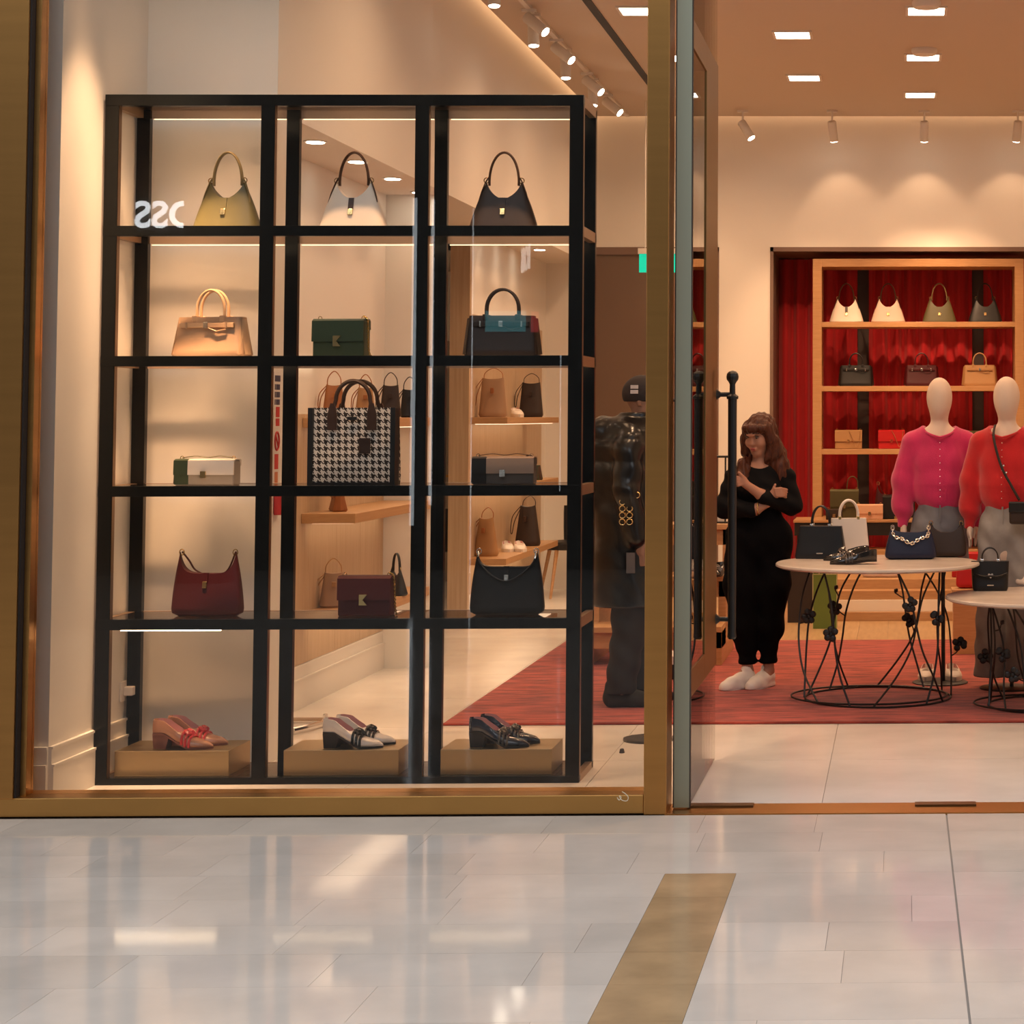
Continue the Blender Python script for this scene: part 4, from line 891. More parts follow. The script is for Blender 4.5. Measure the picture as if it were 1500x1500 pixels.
# exit sign
e0 = PY_(936.5, 372, 17.6); e1 = PY_(992, 399, 17.6)
ex = thing('exit_sign', 'small green illuminated exit sign hanging before the brown door', 'sign', (e0.x, 17.6, e1.z))
wE = e1.x - e0.x; hE = e0.z - e1.z
box(0, wE, -.012, .012, 0, hE).build('panel', M('exit_green', (.0, .40, .24), .4, emit=(.0, .62, .40), estr=.9), ex); box(-.01, wE + .01, -.02, .02, hE, hE + .05).build('housing', WHITEM, ex)
for q in (.15, .85): MB().tube([(wE * q, 0, hE + .04), (wE * q, 0, CZ - e1.z)], .004, 6).build('suspension_rod', WHITEM, ex)
wh = M('sign_white', (.8, .85, .8), .5, emit=(.8, .9, .85), estr=.6)
MB().prism([(wE * .30, hE * .5), (wE * .42, hE * .72), (wE * .42, hE * .58), (wE * .62, hE * .58), (wE * .62, hE * .42), (wE * .42, hE * .42), (wE * .42, hE * .28)], -.014, -.012).build('arrow', wh, ex)
MB().box(wE * .66, wE * .78, -.014, -.012, hE * .2, hE * .8).build('door_pictogram', wh, ex)
# ------------------------------------------------------------------ counter before the rear unit, steps, goods
cy0 = 16.9; cz = PY_(1250, 762, cy0).z
ct = thing('counter_table', 'black fronted counter with oak top before the red niche', 'table', (0, cy0, 0))
cx0 = PY_(1162, 765, cy0).x; cx1 = PY_(1338, 765, cy0).x
def cp(mb, nm, m): return mb.xf(Matrix.Translation((0, -cy0, 0))).build(nm, m, ct, bevel=.002)
cp(box(cx0, cx1, cy0, cy0 + .55, cz - .02, cz), 'top', WOOD); cp(box(cx0 + .01, cx1 - .01, cy0 + .012, cy0 + .53, cz - .13, cz - .02), 'apron', BLACKM)
for x in (cx0 + .03, cx1 - .07):
    for y in (cy0 + .03, cy0 + .48): cp(box(x, x + .04, y, y + .04, 0, cz - .13), 'leg', BLACKM)
def oncounter(px, dy=.2): return (PY_(px, 760, cy0 + dy).x, cy0 + dy, cz)
t = flapbag('handbag', 'olive flap satchel with tall thin handle on the black counter', (olive, olive, GOLD), oncounter(1237, .33), .0, w=.245, h=.25, clasp='bar', chain_side=0)
MB().tube([(.02, 0, .25)] + arc(.07, .30, .045, .06, PI, 0, 12) + [(.115, 0, .25)], .004, 6).build('handle', olive, t)
flapbag('handbag', 'peach box clutch on the black counter', (peach, peach, GOLD), oncounter(1274, .12), 0, w=.225, h=.13, clasp='bar', chain_side=0)
flapbag('handbag', 'black boxy bag with gold lock beside the peach clutch', (blackl, blackl, GOLD), oncounter(1312, .2), 0, w=.22, h=.20, clasp='bar', chain_side=0, flap=.95)
shoulder('handbag', 'wine brown slouchy bag behind the peach clutch', (wine, wine, GOLD), oncounter(1303, .42), 0, w=.26, Hs=.30, Hc=.20)
bucket('handbag', 'tall black bag at the back of the black counter', (blackl, blackl, GOLD), (PY_(1313, 760, cy0 + .42).x + .09, cy0 + .44, cz), 0, .15, .33, tw=.13)
flapbag('handbag', 'brown low bag under the olive satchel clasp on the counter', (espresso, espresso, GOLD), oncounter(1222, .10), 0, w=.14, h=.09, clasp='bar', chain_side=0)
# wooden steps / platform
pl = thing('platform', 'low stepped oak platform with a pale band before the rear niche', 'platform', (0, 15.55, 0))
def pp(x0, x1, y0, y1, z0, z1, nm, m): return box(x0, x1, y0 - 15.55, y1 - 15.55, z0, z1).build(nm, m, pl, bevel=.002)
qx0 = PY_(1196, 900, 15.55).x
pp(qx0, 2.4, 15.55, 16.7, .006, .075, 'lower_step', WOOD); pp(qx0, 2.4, 15.6, 16.7, .075, .165, 'pale_band', M('pale_step', (.86, .76, .62), .5))
pp(qx0, 2.4, 15.62, 16.7, .165, .235, 'middle_step', WOOD); pp(qx0, 2.4, 15.8, 16.7, .235, .31, 'upper_step', WOODX)
flapbag('handbag', 'red bag on the oak platform behind the round table', (red, red, GOLD), (PY_(1418, 845, 16.0).x, 16.0, .31), 0, w=.26, h=.2, chain_side=0)
shoulder('handbag', 'blush pink bag lying on the oak platform behind the wire table', (blush, blush, GOLD), (PY_(1290, 862, 16.0).x, 16.0, .31), 0, w=.3, Hs=.10, Hc=.09)
# shopping bags
def shopbag(label, pxa, pxb, py0, py1, m, me, dp=.12):
    b0 = PZ_((pxa + pxb) / 2, py1, .006); Y = b0.y; x0 = PY_(pxa, py1, Y).x; x1 = PY_(pxb, py1, Y).x; z1 = PY_(pxa, py0, Y).z
    t = thing('shopping_bag', label, 'shopping bag', ((x0 + x1) / 2, Y, .006)); wv = (x1 - x0) / 2
    b = MB(); th = .004
    b.box(-wv, wv, 0, th, 0, z1); b.box(-wv, wv, dp - th, dp, 0, z1); b.box(-wv, -wv + th, th, dp - th, 0, z1); b.box(wv - th, wv, th, dp - th, 0, z1); b.box(-wv + th, wv - th, th, dp - th, 0, th); b.build('bag', m, t)
    e = MB()
    for x in (-wv - .002, wv - .004): e.box(x, x + .006, -.002, .003, 0, z1)
    e.box(-wv, wv, -.002, .003, z1 - .006, z1); e.build('edging', me, t)
    for y in (.01, dp - .01): MB().tube(spline([(-wv * .5, y, z1 - .02), (-wv * .45, y, z1 + .06), (0, y, z1 + .10), (wv * .45, y, z1 + .06), (wv * .5, y, z1 - .02)], 6), .003, 6).build('handle', me, t)
    return t
shopbag('green shopping bag with pale edging standing behind the wire table', 1190.5, 1226, 842, 921, M('green_paper', (.115, .175, .028), .5), M('green_edge', (.45, .42, .20), .5))
shopbag('dark brown shopping bag standing beside the green one', 1154, 1190, 838, 912, M('brown_paper', (.028, .016, .012), .6), M('brown_edge', (.06, .035, .025), .6))
# tiered display table behind the entrance door
ty0 = 12.75; tr = thing('tiered_table', 'stepped oak display table with three tiers behind the glass door', 'table', (0, ty0, 0))
tx1 = PY_(1066, 800, 13.2).x; tx0 = tx1 - .88
def tp_(y0, y1, z0, z1, nm, m=WOOD, xa=None, xb=None): return box(xa or tx0, xb or tx1, y0 - ty0, y1 - ty0, z0, z1).build(nm, m, tr, bevel=.002)
for i, (y0, z) in enumerate(((12.75, .26), (13.05, .56), (13.35, .88))):
    tp_(y0, y0 + .36, z - .035, z, 'tier', WOODX)
    tp_(y0 + .03, y0 + .33, z - .14, z - .035, 'drawer_front')
for xa in (tx0, tx1 - .05): tp_(12.78, 13.68, .014, .225, 'leg_panel', WOOD, xa, xa + .05); tp_(13.08, 13.68, .225, .53, 'leg_panel', WOOD, xa, xa + .05); tp_(13.38, 13.68, .53, .85, 'leg_panel', WOOD, xa, xa + .05)
flapbag('handbag', 'red flap bag on the middle tier of the stepped table', (red, red, GOLD), (PY_(1018, 800, 13.2).x, 13.2, .56), .1, w=.2, h=.15, chain_side=0)
flapbag('handbag', 'cream bag with green base on the lowest tier of the stepped table', (cream, greend, GOLD), (PY_(1022, 850, 12.9).x, 12.92, .26), 0, w=.2, h=.16, chain_side=0)
tote('handbag', 'cream tote on the top tier of the stepped table', (cream, camel, GOLD), (PY_(1040, 770, 13.5).x, 13.55, .88), .3, .2, .17, .12, .08)
for i in (0, 1): shoe('loafer', 'black loafer, ' + ('first' if i == 0 else 'second') + ' of the pair on the middle tier', (blk, bsole, blackl, M('pewter_patent', 0)), (PY_(1056, 850, 13.2).x + .02 - .1 * i, 13.12, .56), -1.9, .22, .02, 'black loafers on the stepped table')
st = thing('display_stand', 'slim black display frame on the stepped table', 'display stand', (PY_(1056, 750, 13.5).x, 13.5, .88))
for q in (-.03, .03): MB().tube([(q, 0, 0), (q, 0, .45)], .006, 6).build('upright', BLACKM, st)
MB().tube([(-.055, 0, .45), (.055, 0, .45)], .008, 6).build('crossbar', BLACKM, st); box(-.05, .05, -.04, .04, 0, .01).build('foot', BLACKM, st)
lp = thing('low_plinth', 'low black plinth with white top on the rug beside the person', 'plinth', (0, 11.75, .014))
b0 = PZ_(900, 996, .014); bx0 = PY_(924, 985, b0.y).x; bx1 = PY_(987, 985, b0.y).x; lp.location = ((bx0 + bx1) / 2, b0.y, .014)
box(-(bx1 - bx0) / 2, (bx1 - bx0) / 2, 0, .3, 0, .09).build('base', BLACKM, lp, bevel=.003); box(-(bx1 - bx0) / 2 - .003, (bx1 - bx0) / 2 + .003, -.003, .303, .09, .14).build('top', whitel, lp, bevel=.003)
# slim post on a round base behind the mullion
b0 = PZ_(950, 1084, 0); sp = thing('barrier_post', 'black barrier post on a flat round base behind the brass mullion', 'post', (b0.x, b0.y, 0))
MB().lathe([(.125, 0), (.125, .012), (.03, .02), (.02, .03)], (0, 0, 0), 28).build('base', M('dark_grey_base', (.05, .045, .045), .4), sp); MB().tube([(0, 0, .02), (0, 0, .92)], .014, 12).build('pole', BLACKM, sp); MB().lathe([(.014, .9), (.024, .91), (.024, .95), (.012, .965)], (0, 0, 0), 16).build('cap', BLACKM, sp)
b0 = PZ_(911, 1103, 0); tag(MB().lathe([(.013, 0), (.013, .004), (.009, .02), (.004, .022)], tuple(b0), 10).build('floor_stop', M('dark_grey_base', 0), None), 'tiny dark door stop on the pale marble floor', 'door stop')

# chrome foot frame on the marble and a wall socket
p = PZ_(455, 1066, 0); ch = thing('chrome_frame', 'low chrome tube frame lying on the marble beside the white loafers', 'frame', (p.x, p.y, 0)); CHR = M('chrome', (.75, .72, .70), .12, 1.0)
MB().tube(spline([(-.22, .10, .022), (.0, .10, .022), (.055, .08, .022), (.06, .0, .022), (.02, -.14, .022), (-.02, -.24, .022)], 5), .016, 8).build('tube', CHR, ch, smooth=True)
MB().tube([(.055, .07, .022), (.055, .07, .06)], .012, 8).build('peg', CHR, ch)
p = PX_(180, 1012, XS); so = thing('wall_socket', 'small white wall socket with a plug low on the side wall', 'socket', (XS, p.y, p.z))
box(0, .010, -.045, .045, -.045, .045).build('plate', WHP, so, bevel=.003); box(.010, .05, -.02, .02, -.02, .02).build('plug', WHP, so, bevel=.004)
# ------------------------------------------------------------------ round marble tables on wire stems with flowers
TOPM = M('pale_marble_top', (.66, .58, .50), .25, var=.12, vscale=5, vdetail=6)
def wiretable(label, c, r, h, rr, seed, nst=13):
    rnd = random.Random(seed); t = thing('round_table', label, 'table', (c.x, c.y, .014))
    MB().lathe([(r - .02, h - .026), (r, h - .016), (r, h - .006), (r - .006, h)], (0, 0, 0), 56).build('top', TOPM, t, smooth=True)
    for q in (0, 1): MB().tube([((rr - .004 + .028 * q) * math.cos(a) - .05 * q, (rr + .0) * math.sin(a) * (1 - .08 * q), .006 + .011 * q) for a in [2 * PI * i / 48 for i in range(48)]], .0055, 6, closed=True).build('base_ring', BLACKM, t)
    MB().tube([(rr * .95 * math.cos(a), rr * .95 * math.sin(a), h - .032) for a in [2 * PI * i / 48 for i in range(48)]], .006, 6, closed=True).build('top_ring', BLACKM, t)
    def flower(p, s, par):
        f = MB()
        for k in range(5):
            a = 2 * PI * k / 5 + rnd.random(); d = Vector((math.cos(a), -.35, math.sin(a))).normalized()
            f.sphere(p + d * s * .60, (s * .42, s * .16, s * .42), 8, 5)
        f.sphere(p + Vector((0, -s * .3, 0)), s * .25, 6, 4); f.build('flower', BLACKM, par, smooth=True)
    for i in range(nst):
        a0 = 2 * PI * i / nst + rnd.uniform(-.12, .12); tw = rnd.choice((-1, 1)) * rnd.uniform(.35, 1.0); pts = []
        bow = rnd.uniform(-.07, .05); w1 = rnd.uniform(-.18, .18)
        for k in range(6):
            s = k / 5; a = a0 + tw * (s + .10 * math.sin(2 * PI * s + w1 * 6)); ra = rr * (1 - .05 * s) + bow * math.sin(PI * s)
            pts.append((ra * math.cos(a), ra * math.sin(a), .008 + (h - .038) * s))
        P = spline(pts, 7); st = MB().tube(P, .0058, 6).build('stem', BLACKM, t, smooth=True)
        if i % 3 != 1:
            p = P[rnd.choice((10, 15, 20, 25))]; q = p + Vector((rnd.uniform(-.07, .07), -.01, rnd.uniform(.03, .08)))
            MB().tube(spline([p, (p + q) / 2 + Vector((.01, 0, -.01)), q], 4), .004, 5).build('twig', BLACKM, st)
            if i % 4 != 2: flower(q, .046, st)
            else: MB().tube([q, q + Vector((.008, 0, .012)), q + Vector((.016, 0, .022))], [.006, .014, .004], 6).build('bud', BLACKM, st)
    return t
T1 = PZ_(1286, 1022, .014); H1 = PY_(1284, 823, T1.y).z - .014
wiretable('round pale marble table on black flower-stem wire legs before the pink mannequin', T1, .578, H1, .415, 5)
T2 = PY_(1537, 1015, 10.95); T2.z = 0; H2 = PY_(1530, 872, 10.95).z - .014
wiretable('lower round marble table on black flower-stem legs beside the red mannequin', T2, .57, H2, .34, 11)
def ont(px, py, z, d=.0, ymax=99): p = PZ_(px, py, z); return (p.x, min(p.y + d, ymax), z)
z1 = H1 + .014; z2 = H2 + .014
tote('handbag', 'black trapezoid top-handle bag on the round marble table', (blackb, blackl, SILVER), ont(1202, 819, z1, .055), -.12, .30, .245, .188, .11, hr=(.052, .115), wide=.010)
tote('handbag', 'white tote with arched handle behind the black top-handle bag', (whitel, whitel, GOLD), ont(1246, 808, z1, .02, T1.y + .44), .10, .245, .205, .225, .10, hr=(.054, .105), wide=.014)
for i, (px, py) in enumerate(((1284, 826), (1272, 820))): shoe('loafer', 'black patent loafer with pewter bow, ' + ('front' if i == 0 else 'rear') + ' one on the marble table', (blk, bsole, blackl, M('pewter_patent', 0)), ont(px, py, z1), PI + .12 + .1 * i, .262, .014, 'black loafers on the marble table', mirror=1 - 2 * i)
shoulder('handbag', 'navy shoulder bag with silver chain draped across on the marble table', (navy, L_('mauve_lining', (.10, .055, .06)), SILVER), ont(1334, 820, z1, .05), .05, w=.305, Hs=.185, Hc=.155, d=.10, drape=True, chainstrap=True, lock=False, p=4, wt=.22)
shoulder('handbag', 'dark brown slouchy bag with gold rings behind the navy bag', (espresso, espresso, GOLD), ont(1385, 813, z1, .02, T1.y + .36), -.1, w=.24, Hs=.20, Hc=.14, d=.10, lock=False, p=2, wt=.19)
t = tote('handbag', 'small black bag with silver heart clasp on the lower marble table', (blackl, blackl, SILVER), ont(1451, 866, z2, .055), .0, .20, .215, .165, .11, hr=(.045, .075), wide=.007)
hp = [(0, -.016), (.013, -.002), (.015, .008), (.009, .013), (0, .007), (-.009, .013), (-.015, .008), (-.013, -.002)]
MB().prism([(x, z + .088) for x, z in hp], -.066, -.050).build('heart_clasp', SILVER, t); MB().tube(spline([(-.095, -.056, .10), (-.04, -.066, .082), (0, -.068, .086), (.04, -.066, .082), (.095, -.056, .10)], 6), .006, 6).build('front_pleat', blackl, t)
shoulder('handbag', 'cream slouchy bag beside the heart clasp bag', (cream, cream, GOLD), ont(1512, 858, z2), 0, w=.2, Hs=.13, Hc=.10, lock=False, p=2)
shoulder('handbag', 'bright red bag with loop handle behind the marble tables', (red, red, GOLD), (PY_(1424, 848, 13.4).x, 13.4, .445), 0, w=.22, Hs=.2, Hc=.12, p=2, lock=False)
sx_ = PY_(1424, 848, 13.4).x; stl = thing('side_plinth', 'small oak plinth carrying the bright red bag', 'plinth', (sx_, 13.4, .014)); box(-.13, .13, -.1, .1, 0, .40).build('base', WOOD, stl, bevel=.003); box(-.14, .14, -.11, .11, .40, .43).build('top', WOODX, stl, bevel=.003)
# ------------------------------------------------------------------ mannequins
SKINM = M('mannequin_linen', (.70, .55, .44), .75, bump=.15, bscale=500)
SIN = np.sin
def knit(name, col): return M(name, col, .9, sheen=.35, var=.10, vscale=14, bump=.35, bscale=420, stretch=(1, 1, .35))
def mannequin(label, base, rz, swcol, jeancol, full, head_dx=0.0):
    t = thing('mannequin', label, 'mannequin', (base.x, base.y, .014), rz)
    s = SDF((-.32, -.25, .62), (.32, .22, 1.86), .0065)
    s.ell((head_dx, -.012, 1.715), (.074, .090, .104), .01); s.ell((head_dx * .9, -.022, 1.655), (.056, .068, .085), .05)
    s.cone((head_dx * .7, .005, 1.64), (0, .012, 1.49), .047, .056, .03); s.cone((-.12, .012, 1.455), (.12, .012, 1.455), .05, .05, .05)
    s.cone((0, .0, 1.40), (0, .0, 1.02), .12, .11, .06, .75); s.cone((0, 0, 1.0), (0, 0, .80), .11, .11, .05, .7)
    for q in (-1, 1):
        s.cone((q * .165, .01, 1.43), (q * .205, .02, 1.18), .042, .036, .03); s.cone((q * .205, .02, 1.18), (q * .215, -.02, .95), .034, .024, .02)
        s.ell((q * .216, -.03, .905), (.020, .030, .045), .012)
        for k in range(4): s.cone((q * .216, -.052 + .016 * k, .885), (q * .212, -.056 + .014 * k, .815 + .006 * abs(k - 1)), .0085, .0068, .004)
        s.cone((q * .212, -.055, .91), (q * .200, -.076, .865), .009, .007, .006)
    s.build('body', SKINM, t, smooth_it=3)
    w = SDF((-.36, -.26, .84), (.36, .24, 1.56), .0065)
    w.cone((0, .0, 1.43), (0, .0, 1.16), .135, .165, .05, .72); w.cone((-.13, .012, 1.44), (.13, .012, 1.44), .066, .066, .06); w.cone((-.06, .0, 1.31), (.06, 0, 1.31), .10, .10, .06)
    w.cone((0, 0, 1.18), (0, 0, 1.13), .172, .150, .02, .74)
    for q in (-1, 1):
        w.cone((q * .165, .012, 1.42), (q * .215, .02, 1.20), .066, .072, .035); w.cone((q * .215, .02, 1.20), (q * .222, -.005, 1.04), .072, .064, .03)
        w.cone((q * .222, -.005, 1.03), (q * .217, -.022, .945), .050, .034, .02)
    w.disp(lambda x, y, z: .005 * SIN(z * 40 + x * 24) * np.clip((1.28 - z) * 4, 0, 1) + .0022 * SIN(x * 46 + z * 18))
    w.ell((0, -.02, 1.555), (.100, .125, .105), .006, sub=True); w.cut(2, .925, True);
    sw = w.build('sweater', knit('knit_' + str(swcol), swcol), t, smooth_it=2)
    MB().tube([(.094 * math.cos(a), -.012 + .112 * math.sin(a) * .92, 1.492 - .030 * max(0, -math.sin(a)) + .018 * abs(math.cos(a))) for a in [2 * PI * i / 28 for i in range(28)]], .007, 6, closed=True).build('neckband', knit('knit_' + str(swcol), swcol), sw, smooth=True)
    pl_ = MB()
    for k in range(9): zz = 1.43 - k * .04; pl_.sphere((0, -.118 - .020 * min(1, (1.43 - zz) * 5), zz), (.003, .003, .003), 6, 4)
    pl_.build('buttons', SILVER, sw); 
    J = M('denim_' + str(jeancol), jeancol, .85, var=.25, vscale=7, bump=.2, bscale=500)
    j = SDF((-.26, -.22, .04 if full else .68), (.26, .22, 1.18), .0075)
    j.cone((0, 0, 1.14), (0, 0, .93), .118, .150, .03, .74)
    for q in (-1, 1):
        j.cone((q * .075, 0, .93), (q * .09, .0, .55), .098, .092, .035, .95)
        if full: j.cone((q * .09, 0, .55), (q * .095, .0, .06), .092, .105, .02, .9)
    j.disp(lambda x, y, z: .004 * SIN(z * 38 + x * 55)); j.cut(2, .065 if full else .72, True); j.cut(2, 1.155, False)
    jo = j.build('jeans', J, t, smooth_it=2)
    box(-.004, .004, -.118, -.108, .96, 1.06).build('fly_seam', J, jo); MB().sphere((0, -.094, 1.075), (.008, .006, .008), 8, 5).build('button', SILVER, jo)
    MB().lathe([(.165, 0), (.165, .006), (.158, .009)], (0, .0, 0), 32).build('base_plate', BLACKM, t); MB().tube([(.02, .02, .008), (.02, .02, .80)], .012, 10).build('pole', BLACKM, t)
    return t
PK = PZ_(1377, 1000, .014); RD = PZ_(1476, 1008, .014)
mannequin('egg-headed linen mannequin in a pink cardigan and grey jeans', PK, 0, (.58, .022, .115), (.20, .20, .215), False)
m2 = mannequin('egg-headed linen mannequin in a red cardigan with a crossbody strap', RD, -.28, (.52, .006, .010), (.30, .285, .27), True, .004)
for i, px in enumerate((1360, 1394)):
    p = PZ_(px, 996, .024); shoe('sneaker', 'white sneaker, ' + ('first' if i == 0 else 'second') + ' of the pair on the mannequin base', (whitel, whitel, pinkp, whitel), (p.x, p.y + .17, .0235), -PI / 2 + (.08 if i else -.08), .235, 0, 'white sneakers at the pink mannequin', kind='sneaker')
cb = thing('crossbody_bag', 'small dark crossbody bag hanging from the red mannequin', 'handbag', (RD.x, RD.y, .014), -.28)
strap(spline([(-.055, -.06, 1.535), (-.05, -.118, 1.46), (.0, -.148, 1.30), (.065, -.155, 1.18), (.11, -.150, 1.10)], 6), .016, .0035, (1, 0, .2)).build('strap', espresso, cb)
MB().box(.06, .21, -.215, -.150, .965, 1.09).build('body', espresso, cb, bevel=.015); MB().box(.06, .21, -.222, -.20, 1.03, 1.095).build('flap', blackl, cb, bevel=.008)
for z in (1.30, 1.26): MB().sphere((.018 + (1.30 - z) * .4, -.160, z), (.006, .005, .006), 6, 4).build('buckle', SILVER, cb)
# ------------------------------------------------------------------ the woman with folded arms
SKIN = M('skin', (.40, .19, .12), .5, spec=.35); HAIR = M('auburn_hair', (.105, .027, .009), .5, spec=.3, col2=(.028, .007, .004), vscale=30, stretch=(8, 8, .6)); BLKT = M('black_jersey', (.005, .0045, .005), .9, spec=.15); BLKP = M('black_trouser_cloth', (.0035, .003, .0035), .95, spec=.1)
WB = PZ_(1110, 1007, .014)
wm = thing('person', 'woman with long auburn hair and folded arms in black clothes and white sneakers', 'person', (WB.x, WB.y, .014))
F = Vector((-.44, -.86, -.24)).normalized(); R = F.cross(Vector((0, 0, 1))).normalized(); U = R.cross(F).normalized(); HC = Vector((.008, .0, 1.482))
ROT = [[R.x, F.x, U.x], [R.y, F.y, U.y], [R.z, F.z, U.z]]
hd = lambda r, f, u: tuple(HC + R * r + F * f + U * u)
b = SDF((-.29, -.27, -.01), (.29, .18, 1.62), .0048)
b.ell(HC + F * -.01 + U * .02, (.070, .090, .088), .01, rot=ROT); b.ell(HC + F * .035 + U * -.045, (.053, .052, .072), .04, rot=ROT); b.ell(hd(0, .062, -.098), (.024, .022, .020), .03, rot=ROT)
b.cone(hd(0, .086, .008), hd(0, .098, -.032), .006, .0085, .012); b.ell(hd(0, .096, -.036), (.013, .009, .008), .006, rot=ROT)
for q in (-1, 1):
    b.ell(hd(q * .031, .104, .004), (.016, .014, .012), .012, sub=True, rot=ROT); b.ell(hd(q * .038, .066, -.035), (.022, .022, .022), .025, rot=ROT); b.ell(hd(q * .072, -.005, -.012), (.010, .018, .030), .008, rot=ROT)
b.cone(hd(-.022, .094, .022), hd(.022, .094, .022), .010, .010, .02)
b.cone(hd(-.014, .088, -.066), hd(.014, .088, -.066), .0105, .0105, .008)
b.cone((.010, .012, 1.40), (.012, .022, 1.25), .044, .050, .02); b.cone((-.11, .02, 1.245), (.13, .02, 1.245), .048, .048, .05)
b.cone((.005, .01, 1.20), (.01, .01, .98), .105, .10, .05, .75); b.cone((.012, .01, .95), (.012, .01, .86), .13, .14, .05, .75)
for p in (((-.085, .005, .86), (-.09, -.005, .52), (-.060, .0, .10)), ((.09, .01, .86), (.08, .01, .52), (.058, .047, .10))): b.path(p, (.080, .052, .031), .03)
for p, q in (((-.060, .0, .09), (-.12, -.05, .045)), ((.058, .05, .09), (.03, .0, .045))): b.cone(p, q, .036, .03, .02)
# her left arm: elbow at the right, forearm across and up to the chest
b.path(((.158, .015, 1.235), (.196, -.005, 1.07), (.03, -.145, 1.130)), (.046, .042, .032), .02); b.cone((.03, -.145, 1.13), (-.055, -.170, 1.190), .031, .024, .02)
b.ell((-.083, -.172, 1.215), (.034, .024, .030), .015)
for k in range(4):
    o = .014 * k; k0 = (-.098 + o * .45, -.186, 1.232 - o * .9); k1 = (-.116 + o * .35, -.198, 1.238 - o * 1.15); k2 = (-.122 + o * .3, -.172, 1.232 - o * 1.1)
    b.cone(k0, k1, .0095, .0088, .004); b.cone(k1, k2, .0088, .0075, .003)
b.cone((-.074, -.182, 1.235), (-.098, -.192, 1.262), .011, .009, .006)
# her right arm: forearm lower, hand resting on the other arm
b.path(((-.140, .015, 1.235), (-.192, -.02, 1.055), (-.01, -.130, 1.045)), (.045, .042, .033), .02); b.cone((-.01, -.130, 1.045), (.070, -.112, 1.085), .031, .024, .02)
b.ell((.105, -.128, 1.135), (.030, .020, .030), .014)
for k in range(4):
    o = .013 * k; b.cone((.108 + .003 * k, -.146, 1.165 - o), (.142 + .004 * k, -.140, 1.168 - o * 1.1), .0095, .0085, .003); b.cone((.142 + .004 * k, -.140, 1.168 - o * 1.1), (.176 - .002 * k, -.112, 1.160 - o * 1.15), .0085, .0072, .003)
b.cone((.092, -.132, 1.150), (.108, -.128, 1.190), .010, .008, .005)
body_o = b.build('body', SKIN, wm, smooth_it=2)
EW = M('eye_dark', (.02, .012, .01), .2); LIP = M('lips', (.34, .07, .06), .35); BRO = M('brow', (.05, .018, .01), .7)
for q in (-1, 1):
    MB().sphere(hd(q * .031, .087, .004), (.011, .009, .006), 10, 6).build('eye', M('eye_white', (.20, .13, .10), .4), wm, smooth=True); MB().sphere(hd(q * .033, .096, .001), (.005, .003, .004), 8, 5).build('iris', EW, wm, smooth=True)
    MB().tube([hd(q * .016, .098, .0135), hd(q * .031, .099, .016), hd(q * .046, .088, .010)], .0032, 5).build('eyelid', BRO, wm); MB().tube([hd(q * .014, .100, .028), hd(q * .032, .098, .033), hd(q * .050, .084, .026)], .0038, 5).build('eyebrow', BRO, wm)
MB().tube([hd(-.021, .088, -.066), hd(-.008, .101, -.062), hd(.008, .101, -.062), hd(.021, .088, -.066)], [.003, .0055, .0055, .003], 6).build('lips', LIP, wm, smooth=True); MB().tube([hd(-.018, .089, -.070), hd(0, .101, -.072), hd(.018, .089, -.070)], [.003, .006, .003], 6).build('lips', LIP, wm, smooth=True)
h = SDF((-.2, -.17, 1.10), (.24, .2, 1.66), .005)
h.ell(HC + F * -.022 + U * .032, (.090, .100, .094), .01, rot=ROT)
for q in (-1, 1):
    h.path([hd(q * .070, .025, .045), hd(q * .088, .010, -.04), hd(q * .092, -.005, -.12)], (.028, .034, .038), .03)
h.path([hd(.086, -.005, -.10), (.125, .01, 1.30), (.135, .0, 1.235), (.120, -.03, 1.18)], (.048, .052, .046, .028), .03); h.path([hd(-.09, .0, -.10), (-.075, -.02, 1.30), (-.085, -.05, 1.23), (-.075, -.065, 1.18)], (.040, .042, .036, .022), .03)
h.path([hd(.02, -.09, .02), (.09, .06, 1.36), (.10, .05, 1.24)], (.06, .065, .05), .04)
h.ell(hd(0, .082, -.075), (.056, .095, .112), .012, sub=True, rot=ROT)
h.path([hd(-.055, .066, .052), hd(0, .088, .058), hd(.055, .066, .052)], (.022, .022, .022), .02); 
h.disp(lambda x, y, z: .0024 * SIN(x * 190 + SIN(z * 30) * 1.8) + .002 * SIN(y * 200 + z * 16) + .005 * SIN(z * 46 + x * 20) * np.clip((1.36 - z) * 6, 0, 1))
h.build('hair', HAIR, wm, smooth_it=1)
k = SDF((-.29, -.26, .96), (.29, .2, 1.32), .0055)
k.cone((-.115, .02, 1.238), (.135, .02, 1.238), .060, .060, .05); k.cone((.005, .008, 1.19), (.012, .01, .98), .122, .118, .05, .80); k.cone((-.05, -.05, 1.16), (.06, -.05, 1.16), .062, .062, .04)
k.path(((.158, .015, 1.225), (.200, -.005, 1.068), (.045, -.136, 1.118)), (.062, .058, .047), .03); k.path(((-.140, .015, 1.225), (-.196, -.02, 1.052), (-.035, -.130, 1.042)), (.062, .058, .047), .03)
k.disp(lambda x, y, z: .004 * SIN(z * 70 + x * 40) * SIN(x * 22)); k.ell((.008, .0, 1.325), (.066, .07, .062), .01, sub=True); k.cut(2, .985, True)
k.build('long_sleeved_top', BLKT, wm, smooth_it=2)
q_ = SDF((-.27, -.19, .10), (.27, .2, 1.06), .007)
q_.cone((.010, .008, 1.03), (.012, .01, .88), .120, .158, .04, .80)
q_.path(((-.085, .0, .88), (-.098, -.01, .60), (-.082, -.005, .36), (-.060, .0, .165)), (.110, .098, .082, .050), .04, .95); q_.path(((.095, .01, .88), (.088, .01, .60), (.068, .03, .36), (.058, .045, .165)), (.110, .096, .078, .050), .04, .95)
